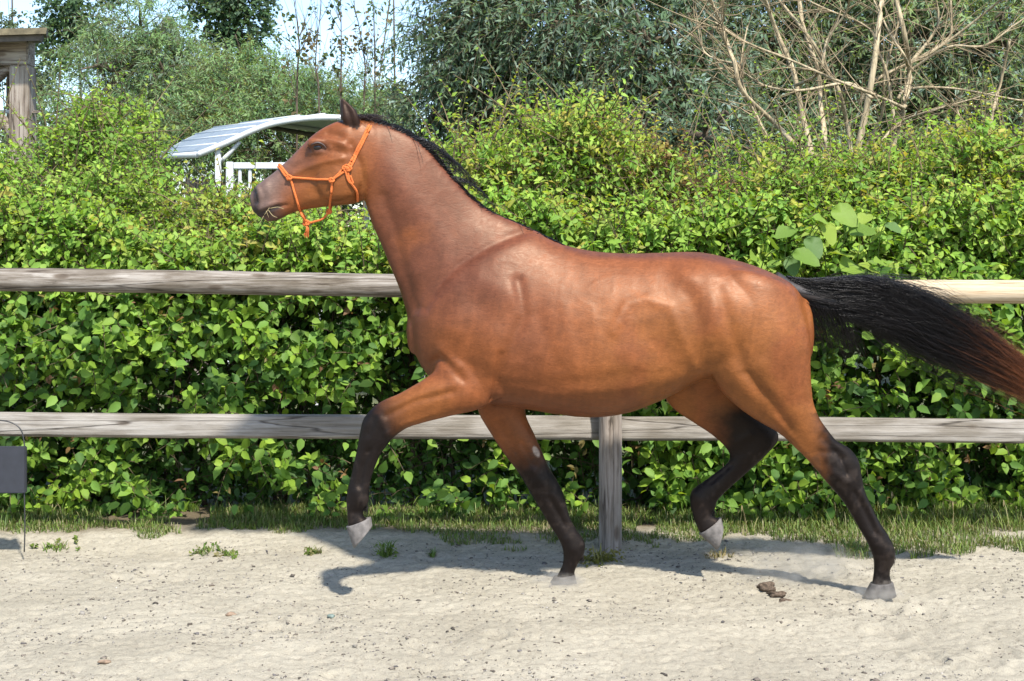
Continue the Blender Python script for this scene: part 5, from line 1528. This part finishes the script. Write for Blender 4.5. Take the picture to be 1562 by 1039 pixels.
tag(link('sand_crumbs', mesh_np('sand_crumbs', v, q, c, False, M_chip)), 'pale crumbs of sand lying on the arena', 'sand crumbs', kind='stuff')

def lump_mesh(name, loc, size, seed, mat, sub=3, amp=.35):
    g = np.random.default_rng(seed)
    bmx = bmesh.new(); bmesh.ops.create_icosphere(bmx, subdivisions=sub, radius=.5)
    o3 = g.uniform(0, 50, 3)
    for vv in bmx.verts:
        n_ = fbm(np.array([vv.co.x * 3 + o3[0]]), np.array([vv.co.y * 3 + vv.co.z * 2.3 + o3[1]]), 3)[0]
        vv.co *= 1 + amp * 2 * (n_ - .5)
    bmx.transform(Matrix.Translation(Vector(loc)) @ Matrix.Diagonal((*size, 1)))
    me = bpy.data.meshes.new(name); bmx.to_mesh(me); bmx.free()
    for p in me.polygons: p.use_smooth = True
    me.materials.append(mat)
    return link(name, me)
def gpt(px_, py_, up=0.0):
    d = F_PX * CAM_H / (py_ - HY); x_ = (px_ - CX) * d / F_PX
    return (x_, d, float(sand_z(np.array([x_]), np.array([d]))[0]) + up)
M_stone = plain_mat('greenish_pebble_stone', (.11, .14, .12), .7, .4, 60, .3)
M_brown = plain_mat('brown_dead_leaf', (.19, .13, .085), .8, .4, 60, .3)
tag(lump_mesh('pebble', gpt(505, 938, .004), (.030, .022, .018), 1, M_stone), 'small dark greenish pebble on the sand', 'pebble')
tag(lump_mesh('dry_leaf', gpt(352, 936, .004), (.050, .03, .020), 2, M_brown), 'curled brown dry leaf on the sand left of the pebble', 'leaf')
tag(lump_mesh('bark_piece', gpt(160, 1013, .004), (.055, .018, .014), 3, M_brown), 'thin brown bark piece on the sand near the lower left corner', 'bark')
M_clod = plain_mat('damp_sand_clod', (.095, .07, .05), .95, .5, 90, .9, spec=.1)
clod = empty('sand_clod', gpt(1180, 906, .02), 'loose brown clod of sand thrown up between the hind legs', 'clod')
for k, (x_, y_, u_, sz) in enumerate([(1172, 900, .018, (.085, .05, .040)), (1186, 907, .008, (.09, .05, .030)), (1198, 912, .004, (.06, .035, .018))]):
    o = lump_mesh('lump', gpt(x_, y_, u_), sz, 40 + k, M_clod, 3, .75)
    o.parent = clod; o.matrix_parent_inverse = Matrix.Translation(clod.location).inverted()
# fine dust hanging where the hooves strike
def dust(label, px_, py_, dy, size, dens, seed):
    m = bpy.data.materials.new('hanging_dust'); m.use_nodes = True
    nt = m.node_tree; nt.nodes.clear(); N, L = nt.nodes.new, nt.links.new
    out = N('ShaderNodeOutputMaterial'); pv = N('ShaderNodeVolumePrincipled')
    pv.inputs['Color'].default_value = (.92, .85, .73, 1)
    tc = N('ShaderNodeTexCoord'); nz = N('ShaderNodeTexNoise'); nz.inputs['Scale'].default_value = 11; nz.inputs['Detail'].default_value = 3
    L(tc.outputs['Object'], nz.inputs['Vector'])
    ln = N('ShaderNodeVectorMath'); ln.operation = 'LENGTH'; sc_ = N('ShaderNodeMapping'); sc_.vector_type = 'TEXTURE'
    sc_.inputs['Scale'].default_value = tuple(x / 2 for x in size)
    L(tc.outputs['Object'], sc_.inputs['Vector']); L(sc_.outputs[0], ln.inputs[0])
    fo = N('ShaderNodeMapRange'); fo.inputs['From Min'].default_value = 1.0; fo.inputs['From Max'].default_value = .1; fo.inputs['To Max'].default_value = dens
    L(ln.outputs['Value'], fo.inputs['Value'])
    rm = N('ShaderNodeMapRange'); rm.inputs['From Min'].default_value = .38; rm.inputs['From Max'].default_value = .66; L(nz.outputs['Fac'], rm.inputs['Value'])
    mu = N('ShaderNodeMath'); mu.operation = 'MULTIPLY'; L(fo.outputs[0], mu.inputs[0]); L(rm.outputs[0], mu.inputs[1])
    L(mu.outputs[0], pv.inputs['Density']); L(pv.outputs[0], out.inputs['Volume'])
    bmx = bmesh.new(); bmesh.ops.create_icosphere(bmx, subdivisions=3, radius=.5); bmx.transform(Matrix.Diagonal((*size, 1)))
    me = bpy.data.meshes.new('dust_puff'); bmx.to_mesh(me); bmx.free(); me.materials.append(m)
    o = bpy.data.objects.new('dust_puff', me); col.objects.link(o); o.location = P(px_, py_, D0 + dy)
    tag(o, label, 'dust', kind='stuff')
dust('faint dust round the planted front hoof', 853, 893, .10, (.30, .28, .14), 34, 1)
dust('faint dust round the planted hind hoof', 1338, 905, -.15, (.26, .24, .09), 18, 2)
dust('thin dust drifting between the hind legs', 1225, 868, .15, (.70, .4, .28), 6.5, 3)
